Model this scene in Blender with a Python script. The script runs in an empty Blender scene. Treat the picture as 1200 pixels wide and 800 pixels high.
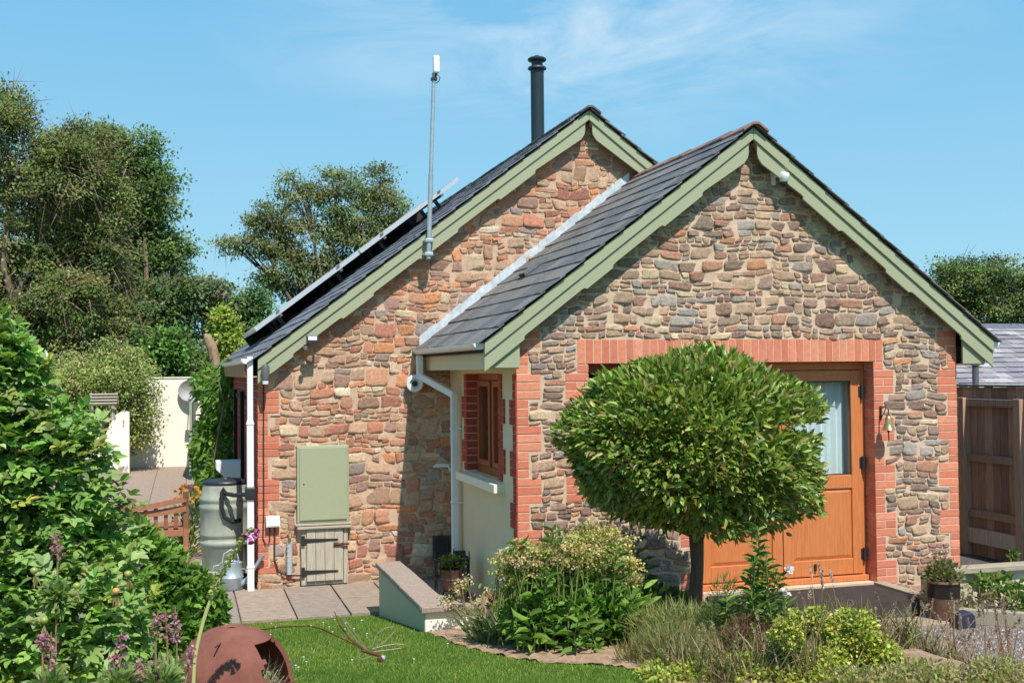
import bpy, math, random
import numpy as np
from mathutils import Vector, Matrix
random.seed(7); RNG = np.random.default_rng(11)
SC = bpy.context.scene
R = math.radians

# ------------------------------------------------------------------ camera
CAM = np.array([-2.7747, -9.4783, 2.2126]); YAW, PIT, ROL, FPX = .2811, .0256, -.0098, 1338.34
_F = np.array([math.sin(YAW)*math.cos(PIT), math.cos(YAW)*math.cos(PIT), math.sin(PIT)])
_r = np.array([math.cos(YAW), -math.sin(YAW), 0.]); _u = np.cross(_r, _F)
_R = math.cos(ROL)*_r + math.sin(ROL)*_u; _U = -math.sin(ROL)*_r + math.cos(ROL)*_u
cd = bpy.data.cameras.new('camera'); cd.sensor_width = 36; cd.lens = 36*FPX/1200
cd.clip_start = .05; cd.clip_end = 3000
co = bpy.data.objects.new('camera', cd); SC.collection.objects.link(co)
co.matrix_world = Matrix(((_R[0], _U[0], -_F[0], CAM[0]), (_R[1], _U[1], -_F[1], CAM[1]), (_R[2], _U[2], -_F[2], CAM[2]), (0, 0, 0, 1)))
SC.camera = co

def at(x, y, Y):
    """point of the plane at depth Y seen at photo pixel x, y (1200 x 800)"""
    d = _F + (x-600)/FPX*_R + (400-y)/FPX*_U
    return CAM + d*((Y-CAM[1])/d[1])
def pxm(P):
    """pixels per metre at P"""
    return FPX/float((np.array(P, float)-CAM) @ _F)

# ------------------------------------------------------------------ light
SUN = Vector((-.135, 1, -1.5)).normalized()
wd = bpy.data.worlds.new('World'); SC.world = wd; wd.use_nodes = True
nt = wd.node_tree; N = nt.nodes; L = nt.links
bg = N['Background']; bg.inputs['Strength'].default_value = .098
sky = N.new('ShaderNodeTexSky'); sky.sky_type = 'NISHITA'; sky.sun_disc = False
sky.sun_elevation = math.asin(-SUN.z); sky.sun_rotation = math.atan2(.135, -1.)
sky.air_density = 1.0; sky.dust_density = .6; sky.ozone_density = 1.4; sky.altitude = 0
tint = N.new('ShaderNodeMixRGB'); tint.blend_type = 'MULTIPLY'; tint.inputs[0].default_value = 1
tint.inputs[2].default_value = (.98, 1.10, .98, 1)
L.new(sky.outputs[0], tint.inputs[1])
# thin cirrus, fixed in the sky's own directions
tc = N.new('ShaderNodeTexCoord'); mp = N.new('ShaderNodeMapping'); mp.inputs['Scale'].default_value = (2.2, 2.2, 7.5)
mp.inputs['Rotation'].default_value = (0.25, .35, 0)
L.new(tc.outputs['Generated'], mp.inputs[0])
nz = N.new('ShaderNodeTexNoise'); nz.inputs['Scale'].default_value = 2.6; nz.inputs['Detail'].default_value = 9; nz.inputs['Roughness'].default_value = .62
nz.inputs['Distortion'].default_value = .6
L.new(mp.outputs[0], nz.inputs[0])
vd = N.new('ShaderNodeVectorMath'); vd.operation = 'DISTANCE'
cdir = _F + (700-600)/FPX*_R + (400-25)/FPX*_U; cdir = cdir/np.linalg.norm(cdir)
sq = N.new('ShaderNodeVectorMath'); sq.operation = 'MULTIPLY'; sq.inputs[1].default_value = (1, 1, 3.2)
L.new(tc.outputs['Generated'], sq.inputs[0]); L.new(sq.outputs[0], vd.inputs[0])
vd.inputs[1].default_value = (cdir[0], cdir[1], cdir[2]*3.2)
r1 = N.new('ShaderNodeMapRange'); r1.inputs['From Min'].default_value = .34; r1.inputs['From Max'].default_value = .02
L.new(vd.outputs['Value'], r1.inputs['Value'])
r2 = N.new('ShaderNodeMapRange'); r2.inputs['From Min'].default_value = .40; r2.inputs['From Max'].default_value = .72
L.new(nz.outputs[0], r2.inputs['Value'])
mm = N.new('ShaderNodeMath'); mm.operation = 'MULTIPLY'; L.new(r1.outputs[0], mm.inputs[0]); L.new(r2.outputs[0], mm.inputs[1])
m2 = N.new('ShaderNodeMath'); m2.operation = 'MULTIPLY'; m2.inputs[1].default_value = .62; L.new(mm.outputs[0], m2.inputs[0])
cm = N.new('ShaderNodeMixRGB'); cm.inputs[2].default_value = (7.2, 7.6, 7.9, 1)
sx = N.new('ShaderNodeSeparateXYZ'); L.new(tc.outputs['Generated'], sx.inputs[0])
rp = N.new('ShaderNodeValToRGB'); rp.color_ramp.elements[0].position = .0; rp.color_ramp.elements[0].color = (2.85, 5.3, 6.75, 1)
rp.color_ramp.elements[1].position = .38; rp.color_ramp.elements[1].color = (1.22, 3.85, 6.35, 1)
r0 = rp.color_ramp.elements.new(1.); r0.color = (.62, 2.4, 4.9, 1)
L.new(sx.outputs[2], rp.inputs[0])
bl = N.new('ShaderNodeMixRGB'); bl.inputs[0].default_value = .86; L.new(tint.outputs[0], bl.inputs[1]); L.new(rp.outputs[0], bl.inputs[2])
L.new(m2.outputs[0], cm.inputs[0]); L.new(bl.outputs[0], cm.inputs[1]); L.new(cm.outputs[0], bg.inputs['Color'])
sl = bpy.data.lights.new('sun', 'SUN'); sl.energy = 4.3; sl.angle = R(.53); sl.color = (1, .945, .87)
so = bpy.data.objects.new('sun', sl); SC.collection.objects.link(so); so.rotation_euler = SUN.to_track_quat('-Z', 'Y').to_euler(); so.location = (0, -5, 12)
vs = SC.view_settings; vs.view_transform = 'Standard'; vs.look = 'None'; vs.exposure = .48; vs.gamma = 1; vs.use_curve_mapping = False
SC.cycles.max_bounces = 6; SC.cycles.transparent_max_bounces = 8

# ------------------------------------------------------------------ helpers
def lin(r, g, b):
    return tuple((c/255/12.92 if c/255 <= .04045 else ((c/255+.055)/1.055)**2.4) for c in (r, g, b))

def root_loc(o):
    while o.parent: o = o.parent
    return np.array(o.location)

def finish(me, name, mat, parent):
    o = bpy.data.objects.new(name, me); SC.collection.objects.link(o)
    for m in (mat if isinstance(mat, (list, tuple)) else [mat]): me.materials.append(m)
    if parent is not None: o.parent = parent
    return o

class MB:
    def __init__(s): s.v = []; s.f = []; s.c = []; s.m = []
    def add(s, vs, fs, col=None, mi=0):
        k = len(s.v); s.v += [tuple(float(q) for q in p) for p in vs]
        s.f += [tuple(i+k for i in f) for f in fs]; s.c += [col]*len(fs); s.m += [mi]*len(fs)
    def box(s, x0, x1, y0, y1, z0, z1, col=None, mi=0):
        s.add([(x0,y0,z0),(x1,y0,z0),(x1,y1,z0),(x0,y1,z0),(x0,y0,z1),(x1,y0,z1),(x1,y1,z1),(x0,y1,z1)],
              [(0,3,2,1),(4,5,6,7),(0,1,5,4),(1,2,6,5),(2,3,7,6),(3,0,4,7)], col, mi)
    def bar(s, a, b, w, h, up=(0,0,1), col=None, mi=0):
        a = np.array(a, float); b = np.array(b, float); d = b-a; d /= np.linalg.norm(d)
        up = np.array(up, float); sd = np.cross(d, up)
        if np.linalg.norm(sd) < 1e-4: sd = np.cross(d, (1,0,0))
        sd /= np.linalg.norm(sd); u = np.cross(sd, d)
        P = []
        for q in (a, b):
            for i, j in ((-1,-1),(1,-1),(1,1),(-1,1)): P.append(q+sd*i*w/2+u*j*h/2)
        s.add(P, [(0,1,2,3),(7,6,5,4),(0,4,5,1),(1,5,6,2),(2,6,7,3),(3,7,4,0)], col, mi)
    def prism(s, poly, fn, d0, d1, col=None, mi=0):
        """outline poly (a,b) mapped by fn(a,b,d), extruded between d0 and d1"""
        n = len(poly)
        s.add([fn(a,b,d0) for a,b in poly]+[fn(a,b,d1) for a,b in poly],
              [tuple(range(n)), tuple(range(2*n-1, n-1, -1))]+[(i, i+n, (i+1)%n+n, (i+1)%n) for i in range(n)], col, mi)
    def tube(s, pts, rad, n=8, col=None, mi=0, cap=True):
        pts = [np.array(p, float) for p in pts]
        if not hasattr(rad, '__len__'): rad = [rad]*len(pts)
        V = []; F = []
        u = None
        for i, p in enumerate(pts):
            d = pts[min(i+1, len(pts)-1)]-pts[max(i-1, 0)]; d = d/(np.linalg.norm(d)+1e-9)
            if u is None:
                u = np.cross(d, (0,0,1)) if abs(d[2]) < .9 else np.cross(d, (0,1,0))
            u = u-d*(u@d); u /= np.linalg.norm(u)+1e-9; w = np.cross(d, u)
            for k in range(n):
                a = 2*math.pi*k/n; V.append(p+rad[i]*(math.cos(a)*u+math.sin(a)*w))
        for i in range(len(pts)-1):
            for k in range(n):
                F.append((i*n+k, i*n+(k+1)%n, (i+1)*n+(k+1)%n, (i+1)*n+k))
        if cap:
            F.append(tuple(range(n-1, -1, -1))); F.append(tuple((len(pts)-1)*n+k for k in range(n)))
        s.add(V, F, col, mi)
    def lathe(s, prof, c=(0,0,0), n=24, col=None, mi=0, axis=None, wob=0):
        """prof: list of (radius, height) from bottom to top"""
        c = np.array(c, float)
        if axis is None: A = np.array((0,0,1.)); X = np.array((1.,0,0)); Y = np.array((0,1.,0))
        else:
            A = np.array(axis, float); A /= np.linalg.norm(A)
            X = np.cross(A, (0,0,1)) if abs(A[2]) < .9 else np.cross(A, (0,1,0)); X /= np.linalg.norm(X); Y = np.cross(A, X)
        V = []; F = []
        for r, h in prof:
            for k in range(n):
                a = 2*math.pi*k/n; rr = r*(1+wob*math.sin(3*a+h*9))
                V.append(c+A*h+X*rr*math.cos(a)+Y*rr*math.sin(a))
        for i in range(len(prof)-1):
            for k in range(n): F.append((i*n+k, i*n+(k+1)%n, (i+1)*n+(k+1)%n, (i+1)*n+k))
        F.append(tuple(range(n-1, -1, -1))); F.append(tuple((len(prof)-1)*n+k for k in range(n)))
        s.add(V, F, col, mi)
    def build(s, name, mat, parent=None, smooth=False, bevel=0, ang=40):
        me = bpy.data.meshes.new(name)
        off = root_loc(parent) if parent is not None else np.zeros(3)
        V = np.array(s.v)-off
        me.from_pydata(V.tolist(), [], s.f)
        if any(c is not None for c in s.c):
            at_ = me.color_attributes.new('col', 'FLOAT_COLOR', 'CORNER')
            cc = []
            for f, c in zip(s.f, s.c):
                c = c or (.5,.5,.5); cc += [c[0], c[1], c[2], 1.]*len(f)
            at_.data.foreach_set('color', cc)
        if any(s.m): me.polygons.foreach_set('material_index', s.m)
        o = finish(me, name, mat, parent)
        if smooth:
            me.polygons.foreach_set('use_smooth', [True]*len(s.f))
            if smooth != 'all': me.set_sharp_from_angle(angle=R(ang))
        me.update()
        if bevel:
            b = o.modifiers.new('bevel', 'BEVEL'); b.width = bevel; b.segments = 2; b.limit_method = 'ANGLE'; b.angle_limit = R(35)
        return o

def thing(name, label, cat, loc=(0,0,0), group=None):
    o = bpy.data.objects.new(name, None); SC.collection.objects.link(o); o.empty_display_size = .1
    o.location = tuple(float(q) for q in loc); return tag(o, label, cat, group)
def tag(o, label, cat, group=None):
    o['label'] = label; o['category'] = cat
    if group: o['group'] = group
    return o
def struct(o): o['kind'] = 'structure'; return o
def stuff(o): o['kind'] = 'stuff'; return o
def dup(root, loc, label=None):
    """copy of a thing with copies of its parts and sub-parts"""
    r = root.copy(); SC.collection.objects.link(r); r.location = tuple(float(q) for q in loc)
    if label: r['label'] = label
    for ch in list(root.children):
        c = ch.copy(); SC.collection.objects.link(c); c.parent = r
        for g in ch.children:
            d = g.copy(); SC.collection.objects.link(d); d.parent = c
    return r

# ------------------------------------------------------------------ materials
def newmat(name):
    m = bpy.data.materials.new(name); m.use_nodes = True
    n = m.node_tree.nodes; b = n['Principled BSDF']; return m, n, m.node_tree.links, b
def mat(name, col=None, rough=.6, metal=0, var=.25, vscale=6, bump=.0, bscale=60, spec=.5, stretch=None, detail=6, fine=None):
    """base colour (or the mesh's own 'col' attribute) broken up by noise, with a bump"""
    m, n, l, b = newmat(name)
    b.inputs['Roughness'].default_value = rough; b.inputs['Metallic'].default_value = metal
    b.inputs['Specular IOR Level'].default_value = spec
    t = n.new('ShaderNodeTexCoord'); src = t.outputs['Object']
    if stretch:
        mp = n.new('ShaderNodeMapping'); mp.inputs['Scale'].default_value = stretch; l.new(src, mp.inputs[0]); src = mp.outputs[0]
    nz = n.new('ShaderNodeTexNoise'); nz.inputs['Scale'].default_value = vscale; nz.inputs['Detail'].default_value = detail; nz.inputs['Roughness'].default_value = .62
    l.new(src, nz.inputs['Vector'])
    mr = n.new('ShaderNodeMapRange'); mr.inputs['From Min'].default_value = .25; mr.inputs['From Max'].default_value = .75
    mr.inputs['To Min'].default_value = 1-var; mr.inputs['To Max'].default_value = 1+var
    l.new(nz.outputs[0], mr.inputs['Value'])
    mx = n.new('ShaderNodeVectorMath'); mx.operation = 'SCALE'
    if col is None:
        a = n.new('ShaderNodeAttribute'); a.attribute_name = 'col'; l.new(a.outputs['Color'], mx.inputs[0])
    else: mx.inputs[0].default_value = col[:3]
    l.new(mr.outputs[0], mx.inputs['Scale']); outc = mx.outputs[0]
    if fine:
        n3 = n.new('ShaderNodeTexNoise'); n3.inputs['Scale'].default_value = fine[0]; n3.inputs['Detail'].default_value = 8; n3.inputs['Roughness'].default_value = .75
        l.new(src, n3.inputs['Vector'])
        r3 = n.new('ShaderNodeMapRange'); r3.inputs['From Min'].default_value = .46; r3.inputs['From Max'].default_value = .66; r3.inputs['To Max'].default_value = fine[1]
        l.new(n3.outputs[0], r3.inputs['Value'])
        m3 = n.new('ShaderNodeMixRGB'); m3.inputs[2].default_value = fine[2]+(1,); l.new(r3.outputs[0], m3.inputs[0]); l.new(outc, m3.inputs[1]); outc = m3.outputs[0]
    l.new(outc, b.inputs['Base Color'])
    if bump:
        n2 = n.new('ShaderNodeTexNoise'); n2.inputs['Scale'].default_value = bscale; n2.inputs['Detail'].default_value = 5; n2.inputs['Roughness'].default_value = .65
        l.new(src, n2.inputs['Vector'])
        bp = n.new('ShaderNodeBump'); bp.inputs['Strength'].default_value = bump; bp.inputs['Distance'].default_value = .01
        l.new(n2.outputs[0], bp.inputs['Height']); l.new(bp.outputs[0], b.inputs['Normal'])
    return m
def leafmat(name, rough=.5, trans=.36, spec=.4):
    m, n, l, b = newmat(name)
    a = n.new('ShaderNodeAttribute'); a.attribute_name = 'col'
    l.new(a.outputs['Color'], b.inputs['Base Color']); b.inputs['Roughness'].default_value = rough; b.inputs['Specular IOR Level'].default_value = spec
    tr = n.new('ShaderNodeBsdfTranslucent'); g = n.new('ShaderNodeMixRGB'); g.blend_type = 'MULTIPLY'; g.inputs[0].default_value = 1
    g.inputs[2].default_value = (1.15, 1.25, .6, 1); l.new(a.outputs['Color'], g.inputs[1]); l.new(g.outputs[0], tr.inputs[0])
    mx = n.new('ShaderNodeMixShader'); mx.inputs[0].default_value = trans
    l.new(b.outputs[0], mx.inputs[1]); l.new(tr.outputs[0], mx.inputs[2]); l.new(mx.outputs[0], n['Material Output'].inputs[0])
    return m
def glassmat(name):
    m, n, l, b = newmat(name)
    t = n.new('ShaderNodeBsdfTransparent'); t.inputs[0].default_value = (.86, .9, .9, 1)
    g = n.new('ShaderNodeBsdfGlossy'); g.inputs['Roughness'].default_value = .02
    f0 = n.new('ShaderNodeFresnel'); f0.inputs[0].default_value = 1.5
    gm = n.new('ShaderNodeNewGeometry'); sb = n.new('ShaderNodeMath'); sb.operation = 'SUBTRACT'; sb.inputs[0].default_value = 1; l.new(gm.outputs['Backfacing'], sb.inputs[1])
    f = n.new('ShaderNodeMath'); f.operation = 'MULTIPLY'; l.new(f0.outputs[0], f.inputs[0]); l.new(sb.outputs[0], f.inputs[1])
    mx = n.new('ShaderNodeMixShader'); l.new(f.outputs[0], mx.inputs[0]); l.new(t.outputs[0], mx.inputs[1]); l.new(g.outputs[0], mx.inputs[2])
    l.new(mx.outputs[0], n['Material Output'].inputs[0]); return m

M = {}
M['stone'] = mat('stone', None, .9, var=.40, vscale=34, bump=1., bscale=85, spec=.1, fine=(52,.5,lin(190,166,145)))
M['mortar_ext'] = mat('mortar_ext', lin(208,182,156), .95, var=.20, vscale=9, bump=.8, bscale=120, spec=.1)
M['mortar_main'] = mat('mortar_main', lin(205,174,148), .95, var=.22, vscale=7, bump=.9, bscale=110, spec=.1)
M['brick'] = mat('brick', None, .88, var=.16, vscale=26, bump=.6, bscale=120, spec=.12, fine=(16,.45,lin(190,124,98)))
M['slate'] = mat('slate', None, .62, var=.32, vscale=22, bump=.5, bscale=70, spec=.35, fine=(30,.35,lin(150,146,146)))
M['ridge'] = mat('ridge', None, .8, var=.4, vscale=14, bump=.5, bscale=60)
M['green_paint'] = mat('green_paint', lin(158,163,132), .55, var=.07, vscale=5, bump=.12, bscale=60, fine=(5,.4,lin(146,144,118)))
M['cream'] = mat('cream', lin(216,199,164), .85, var=.06, vscale=3, bump=.25, bscale=150)
M['white_render'] = mat('white_render', lin(240,231,216), .85, var=.05, vscale=2, bump=.2, bscale=120)
M['upvc'] = mat('upvc', lin(228,230,228), .35, var=.05, vscale=12)
M['greypipe'] = mat('greypipe', lin(92,94,96), .5)
M['lead'] = mat('lead', lin(196,204,208), .5, metal=.15, var=.25, vscale=14, bump=.6, bscale=24)
M['doorwood'] = mat('doorwood', lin(200,122,70), .5, var=.2, vscale=7, stretch=(16,16,.9), bump=.15, bscale=14, fine=(5,.5,lin(168,88,42)))
M['framewood'] = mat('framewood', lin(150,74,32), .45, var=.2, vscale=6, stretch=(14,14,1.2))
M['blackmetal'] = mat('blackmetal', (.02,.02,.021), .5, var=.3, vscale=30)
M['flue'] = mat('flue', lin(46,58,66), .45, var=.1, metal=.2)
M['galv'] = mat('galv', lin(168,180,184), .45, metal=.45, var=.18, vscale=16, bump=.1, bscale=40)
M['steel'] = mat('steel', lin(196,200,204), .4, metal=.35, var=.1, vscale=30)
M['chrome'] = mat('chrome', lin(220,222,225), .3, metal=.8, var=.1)
M['panel'] = mat('panel', (.012,.015,.03), .35, var=.1, spec=.6)
M['glass'] = glassmat('glass')
M['curtain'] = mat('curtain', lin(232,238,240), .9, var=.05)
M['dark'] = mat('dark', (.03,.027,.025), .9)
M['greywood'] = mat('greywood', lin(176,166,148), .85, var=.3, vscale=5, stretch=(18,18,1.3), bump=.4, bscale=10)
M['plank'] = mat('plank', lin(158,148,130), .85, var=.3, vscale=5, stretch=(1.3,18,18), bump=.4, bscale=10)
M['fencewood'] = mat('fencewood', None, .85, var=.35, vscale=4, stretch=(16,16,1.1), bump=.4, bscale=9)
M['benchwood'] = mat('benchwood', lin(156,104,76), .7, var=.25, vscale=6, stretch=(5,5,5))
M['butt'] = mat('butt', lin(150,154,138), .6, var=.22, vscale=5, stretch=(2,2,.7), bump=.1, bscale=30)
M['blackplastic'] = mat('blackplastic', (.022,.023,.025), .45)
M['stonecap'] = mat('stonecap', lin(165,146,132), .95, var=.4, vscale=60, bump=.9, bscale=140, spec=.1)
M['paving'] = mat('paving', None, .95, var=.22, vscale=9, bump=1., bscale=30, spec=.1, fine=(17,.62,lin(112,94,82)), stretch=(1,2.4,1))
M['joint'] = mat('joint', lin(128,112,96), .95, var=.3, vscale=20, bump=.4)
M['soil'] = mat('soil', lin(160,134,110), .98, var=.45, vscale=16, bump=1., bscale=50, spec=.05)
M['turf'] = mat('turf', lin(70,92,30), .95, var=.4, vscale=5, bump=.5, bscale=80, spec=.1)
M['gravel'] = mat('gravel', None, .9, var=.3, vscale=30, bump=.6, bscale=150, spec=.2)
M['gravelbase'] = mat('gravelbase', lin(128,118,112), .95, var=.5, vscale=130, bump=1., bscale=160, spec=.1)
M['ribdeck'] = mat('ribdeck', lin(62,54,50), .85, var=.25, vscale=14, bump=.3)
M['clay'] = mat('clay', lin(126,80,68), .9, var=.3, vscale=8, bump=.35, bscale=60, spec=.2)
M['glaze'] = mat('glaze', None, .3, var=.2, vscale=10)
M['rust'] = mat('rust', lin(98,56,38), .8, metal=.2, var=.35, vscale=50, bump=.4)
M['bell'] = mat('bell', lin(196,170,120), .3, metal=.8, var=.2)
M['leaf'] = leafmat('leaf', .55, .36, .25); M['leaf_gloss'] = leafmat('leaf_gloss', .38, .34, .45); M['leaf_far'] = leafmat('leaf_far', .6, .38, .2)
M['petal'] = leafmat('petal', .6, .35, .2)
M['bark'] = mat('bark', lin(112,98,82), .95, var=.4, vscale=14, stretch=(4,4,1), bump=.9, bscale=18)
M['palebark'] = mat('palebark', lin(168,146,120), .95, var=.3, vscale=10, bump=.6, bscale=18)
M['twig'] = mat('twig', lin(132,104,78), .95, var=.3, vscale=3)
M['stem'] = mat('stem', lin(120,128,66), .7, var=.3, vscale=20)
M['drystem'] = mat('drystem', lin(140,112,84), .9, var=.3, vscale=20)
M['board_white'] = mat('board_white', lin(196,190,174), .8, var=.2, vscale=6, stretch=(2,9,9), bump=.2, bscale=20)
M['trim_cream'] = mat('trim_cream', lin(226,220,198), .7, var=.06)

# leaf-sized faces, thousands at a time -----------------------------------
TPL = {
 'oval': (np.array([(0,0,0),(.3,-.92,.10),(.33,0,0),(.3,.92,.10),(.7,-.78,.06),(.7,0,-.03),(.7,.78,.06),(1,0,-.12)]),
          [(0,2,1),(0,3,2),(1,2,5,4),(2,3,6,5),(4,5,7),(5,6,7)]),
 'quad': (np.array([(0,0,0),(.45,-1,.08),(1,0,-.05),(.5,1,.08)]), [(0,3,2,1)]),
 'blade': (np.array([(0,-.7,0),(0,.7,0),(.33,-1,.06),(.33,1,.06),(.66,-.8,.03),(.66,.8,.03),(.88,-.45,-.10),(.88,.45,-.10),(1,0,-.2)]),
           [(0,1,3,2),(2,3,5,4),(4,5,7,6),(6,7,8)]),
 'tri': (np.array([(0,-1,0),(0,1,0),(1,0,-.1)]), [(0,1,2)]),
}
def unit(a): return a/(np.linalg.norm(a, axis=-1, keepdims=True)+1e-9)
def leaves(name, m, parent, pos, dr, ln, wd_, cols, kind='oval', nrm=None, curl=1.):
    pos = np.asarray(pos, float); n = len(pos); dr = unit(np.asarray(dr, float))
    if nrm is None: nrm = RNG.normal(size=(n,3))*.6+np.array((0,-.15,.8))
    sd = unit(np.cross(nrm, dr)); up = np.cross(dr, sd)
    ln = np.broadcast_to(np.asarray(ln, float), (n,)); wd_ = np.broadcast_to(np.asarray(wd_, float), (n,))
    T, F = TPL[kind]; k = len(T)
    V = (pos[:,None,:] + dr[:,None,:]*(T[None,:,0:1]*ln[:,None,None]) + sd[:,None,:]*(T[None,:,1:2]*wd_[:,None,None]*.5)
         + up[:,None,:]*(T[None,:,2:3]*ln[:,None,None]*curl))
    off = root_loc(parent) if parent is not None else np.zeros(3)
    V = (V-off).reshape(-1,3)
    sizes = [len(f) for f in F]; flat = np.concatenate([np.array(f) for f in F])
    idx = (np.arange(n)[:,None]*k+flat[None,:]).ravel()
    tot = np.tile(sizes, n); st = np.concatenate([[0], np.cumsum(tot)[:-1]])
    me = bpy.data.meshes.new(name)
    me.vertices.add(len(V)); me.vertices.foreach_set('co', V.ravel())
    me.loops.add(len(idx)); me.loops.foreach_set('vertex_index', idx)
    me.polygons.add(len(tot)); me.polygons.foreach_set('loop_start', st); me.polygons.foreach_set('loop_total', tot)
    me.update(calc_edges=True)
    ca = me.color_attributes.new('col', 'FLOAT_COLOR', 'POINT')
    c = np.ones((n,k,4)); c[:,:,:3] = np.asarray(cols, float)[:,None,:]
    ca.data.foreach_set('color', c.ravel())
    if kind in ('oval','blade'): me.polygons.foreach_set('use_smooth', [True]*len(tot))
    return finish(me, name, m, parent)
def palette(n, cols, jit=.18, w=None):
    cols = np.array(cols, float); i = RNG.choice(len(cols), n, p=w)
    return np.clip(cols[i]*(1+RNG.normal(size=(n,1))*jit)*(1+RNG.normal(size=(n,3))*jit*.3), .004, 1)
def sph(n): return unit(RNG.normal(size=(n,3)))
def in_lobes(lobes, n, shell=.55):
    """n points inside ellipsoids (cx,cy,cz,rx,ry,rz), gathered towards their skins; returns points and outward directions"""
    w = np.array([l[3]*l[5]+l[3]*l[4] for l in lobes]); i = RNG.choice(len(lobes), n, p=w/w.sum())
    Lb = np.array(lobes)[i]; d = sph(n); r = 1-(1-shell)*RNG.random((n,1))**1.5
    return Lb[:,:3]+d*Lb[:,3:]*r, d

# ================================================================== GROUND
def sstep(a, b, x):
    t = np.clip((x-a)/(b-a), 0, 1); return t*t*(3-2*t)
def ground(x, y):
    x = np.asarray(x, float); y = np.asarray(y, float)
    b = np.interp(y, [-40,-9,-5,-3,-1.2,.9,1.0,60,400], [.55,.56,.55,.45,.30,.0,-.03,-.03,-.03])
    z = b*(1-sstep(1.5,2.5,x)*(b > 0))-.03*sstep(1.5,2.5,x)*(b > 0)
    return z
def gz(x, y): return float(ground(x, y))
xs = np.concatenate([[-600,-200,-80,-40,-20], np.arange(-12,9,.25), [12,20,40,80,200,600]])
ys = np.concatenate([[-300,-100,-40,-20], np.arange(-12,3,.2), [4,8,14,20,30,50,100,250,700]])
X, Y = np.meshgrid(xs, ys); Z = ground(X, Y)
g = MB(); nx, ny = len(xs), len(ys)
g.add(np.stack([X,Y,Z], -1).reshape(-1,3), [(j*nx+i, j*nx+i+1, (j+1)*nx+i+1, (j+1)*nx+i) for j in range(ny-1) for i in range(nx-1)])
struct(g.build('ground', M['turf'], None, smooth='all'))

def inside(poly, x, y):
    r = np.zeros(np.shape(x), bool); n = len(poly)
    for i in range(n):
        (x1,y1),(x2,y2) = poly[i], poly[(i+1)%n]
        c = ((y1 > y) != (y2 > y)) & (x < (x2-x1)*(y-y1)/(y2-y1+1e-12)+x1); r ^= c
    return r
def onground(x, y):
    d = _F + (x-600)/FPX*_R + (400-y)/FPX*_U; k = 2.
    while k < 40 and (CAM+d*k)[2] > gz(*(CAM+d*k)[:2]): k += .02
    return CAM+d*k
BED = [tuple(onground(x,y)[:2]) for x,y in ((502,741),(530,753),(565,764),(600,771),(640,777),(690,779),(735,783),(765,792),(780,806))]+[(.3,-4.6),(3.2,-4.6),(2.7,-1.2),(2.4,.0),(-.1,.0),(-.9,-1.1)]
LEFTBED = [(-6,1.0),(-2.55,1.0),(-2.35,-.5),(-2.45,-2.5),(-2.3,-4.2),(-2.4,-7.5),(-6,-7.5)]
s = MB(); st = .045
for poly in (BED, LEFTBED):
    px_ = [p[0] for p in poly]; py_ = [p[1] for p in poly]
    for xx in np.arange(min(px_), max(px_), st):
        yy = np.arange(min(py_), max(py_), st)
        for y0 in yy[inside(poly, xx+st/2+0*yy, yy+st/2)]:
            s.add([(a, b, gz(a,b)+.009+.008*math.sin(a*21+b*9)*math.sin(b*23-a*5)) for a, b in ((xx,y0),(xx+st,y0),(xx+st,y0+st),(xx,y0+st))], [(0,1,2,3)])
struct(s.build('flower_bed_soil', M['soil'], None))

n = 1500; m = MB(); q = RNG.uniform(0,1,(n*4,2))*np.array((4.2,3.6))+np.array((-1.0,-4.2)); q = q[inside(BED, q[:,0], q[:,1]) & (q[:,1] > -3.4)][:n]
for x_, y_ in q:
    r = .008+.022*random.random()**2; c = np.array((x_,y_,gz(x_,y_)+.008)); a = random.random()*6.28
    m.add([c+np.array((r*math.cos(a+k*1.5708), r*math.sin(a+k*1.5708)*.8, -.004)) for k in range(4)]+[c+np.array((r*.3*math.cos(a), r*.3*math.sin(a), r*.75))], [(0,1,4),(1,2,4),(2,3,4),(3,0,4)])
stuff(tag(m.build('soil_clods', M['soil'], None), 'crumbled dry soil along the front edge of the flower bed', 'soil'))
# lawn: blades of grass ------------------------------------------------
n = 150000
x = RNG.uniform(-3.0, 1.2, n); y = RNG.uniform(-4.2, .98, n)
k = ~inside(BED, x, y) & ~inside(LEFTBED, x, y) & ~((x > -1.12) & (y > -1.25))
x, y = x[k], y[k]; n = len(x)
pos = np.stack([x, y, ground(x,y)-.004], -1)
dr = RNG.normal(size=(n,3))*.55+np.array((0,0,1.))
patch = (np.sin(x*3.1+1)*np.sin(y*2.7)+np.sin(x*7+y*5)*.5+np.sin(x*15-y*11)*.3)[:,None]*np.array((.20,.12,.16))
stuff(tag(leaves('lawn_grass', M['leaf_far'], None, pos, dr, RNG.uniform(.016,.036,n), .006,
     palette(n, [(.155,.265,.035),(.18,.295,.04),(.13,.23,.03),(.26,.30,.08)], .2)*(1+patch), 'tri'),
     'short mown green lawn in front of the stone paving', 'grass'))
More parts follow.
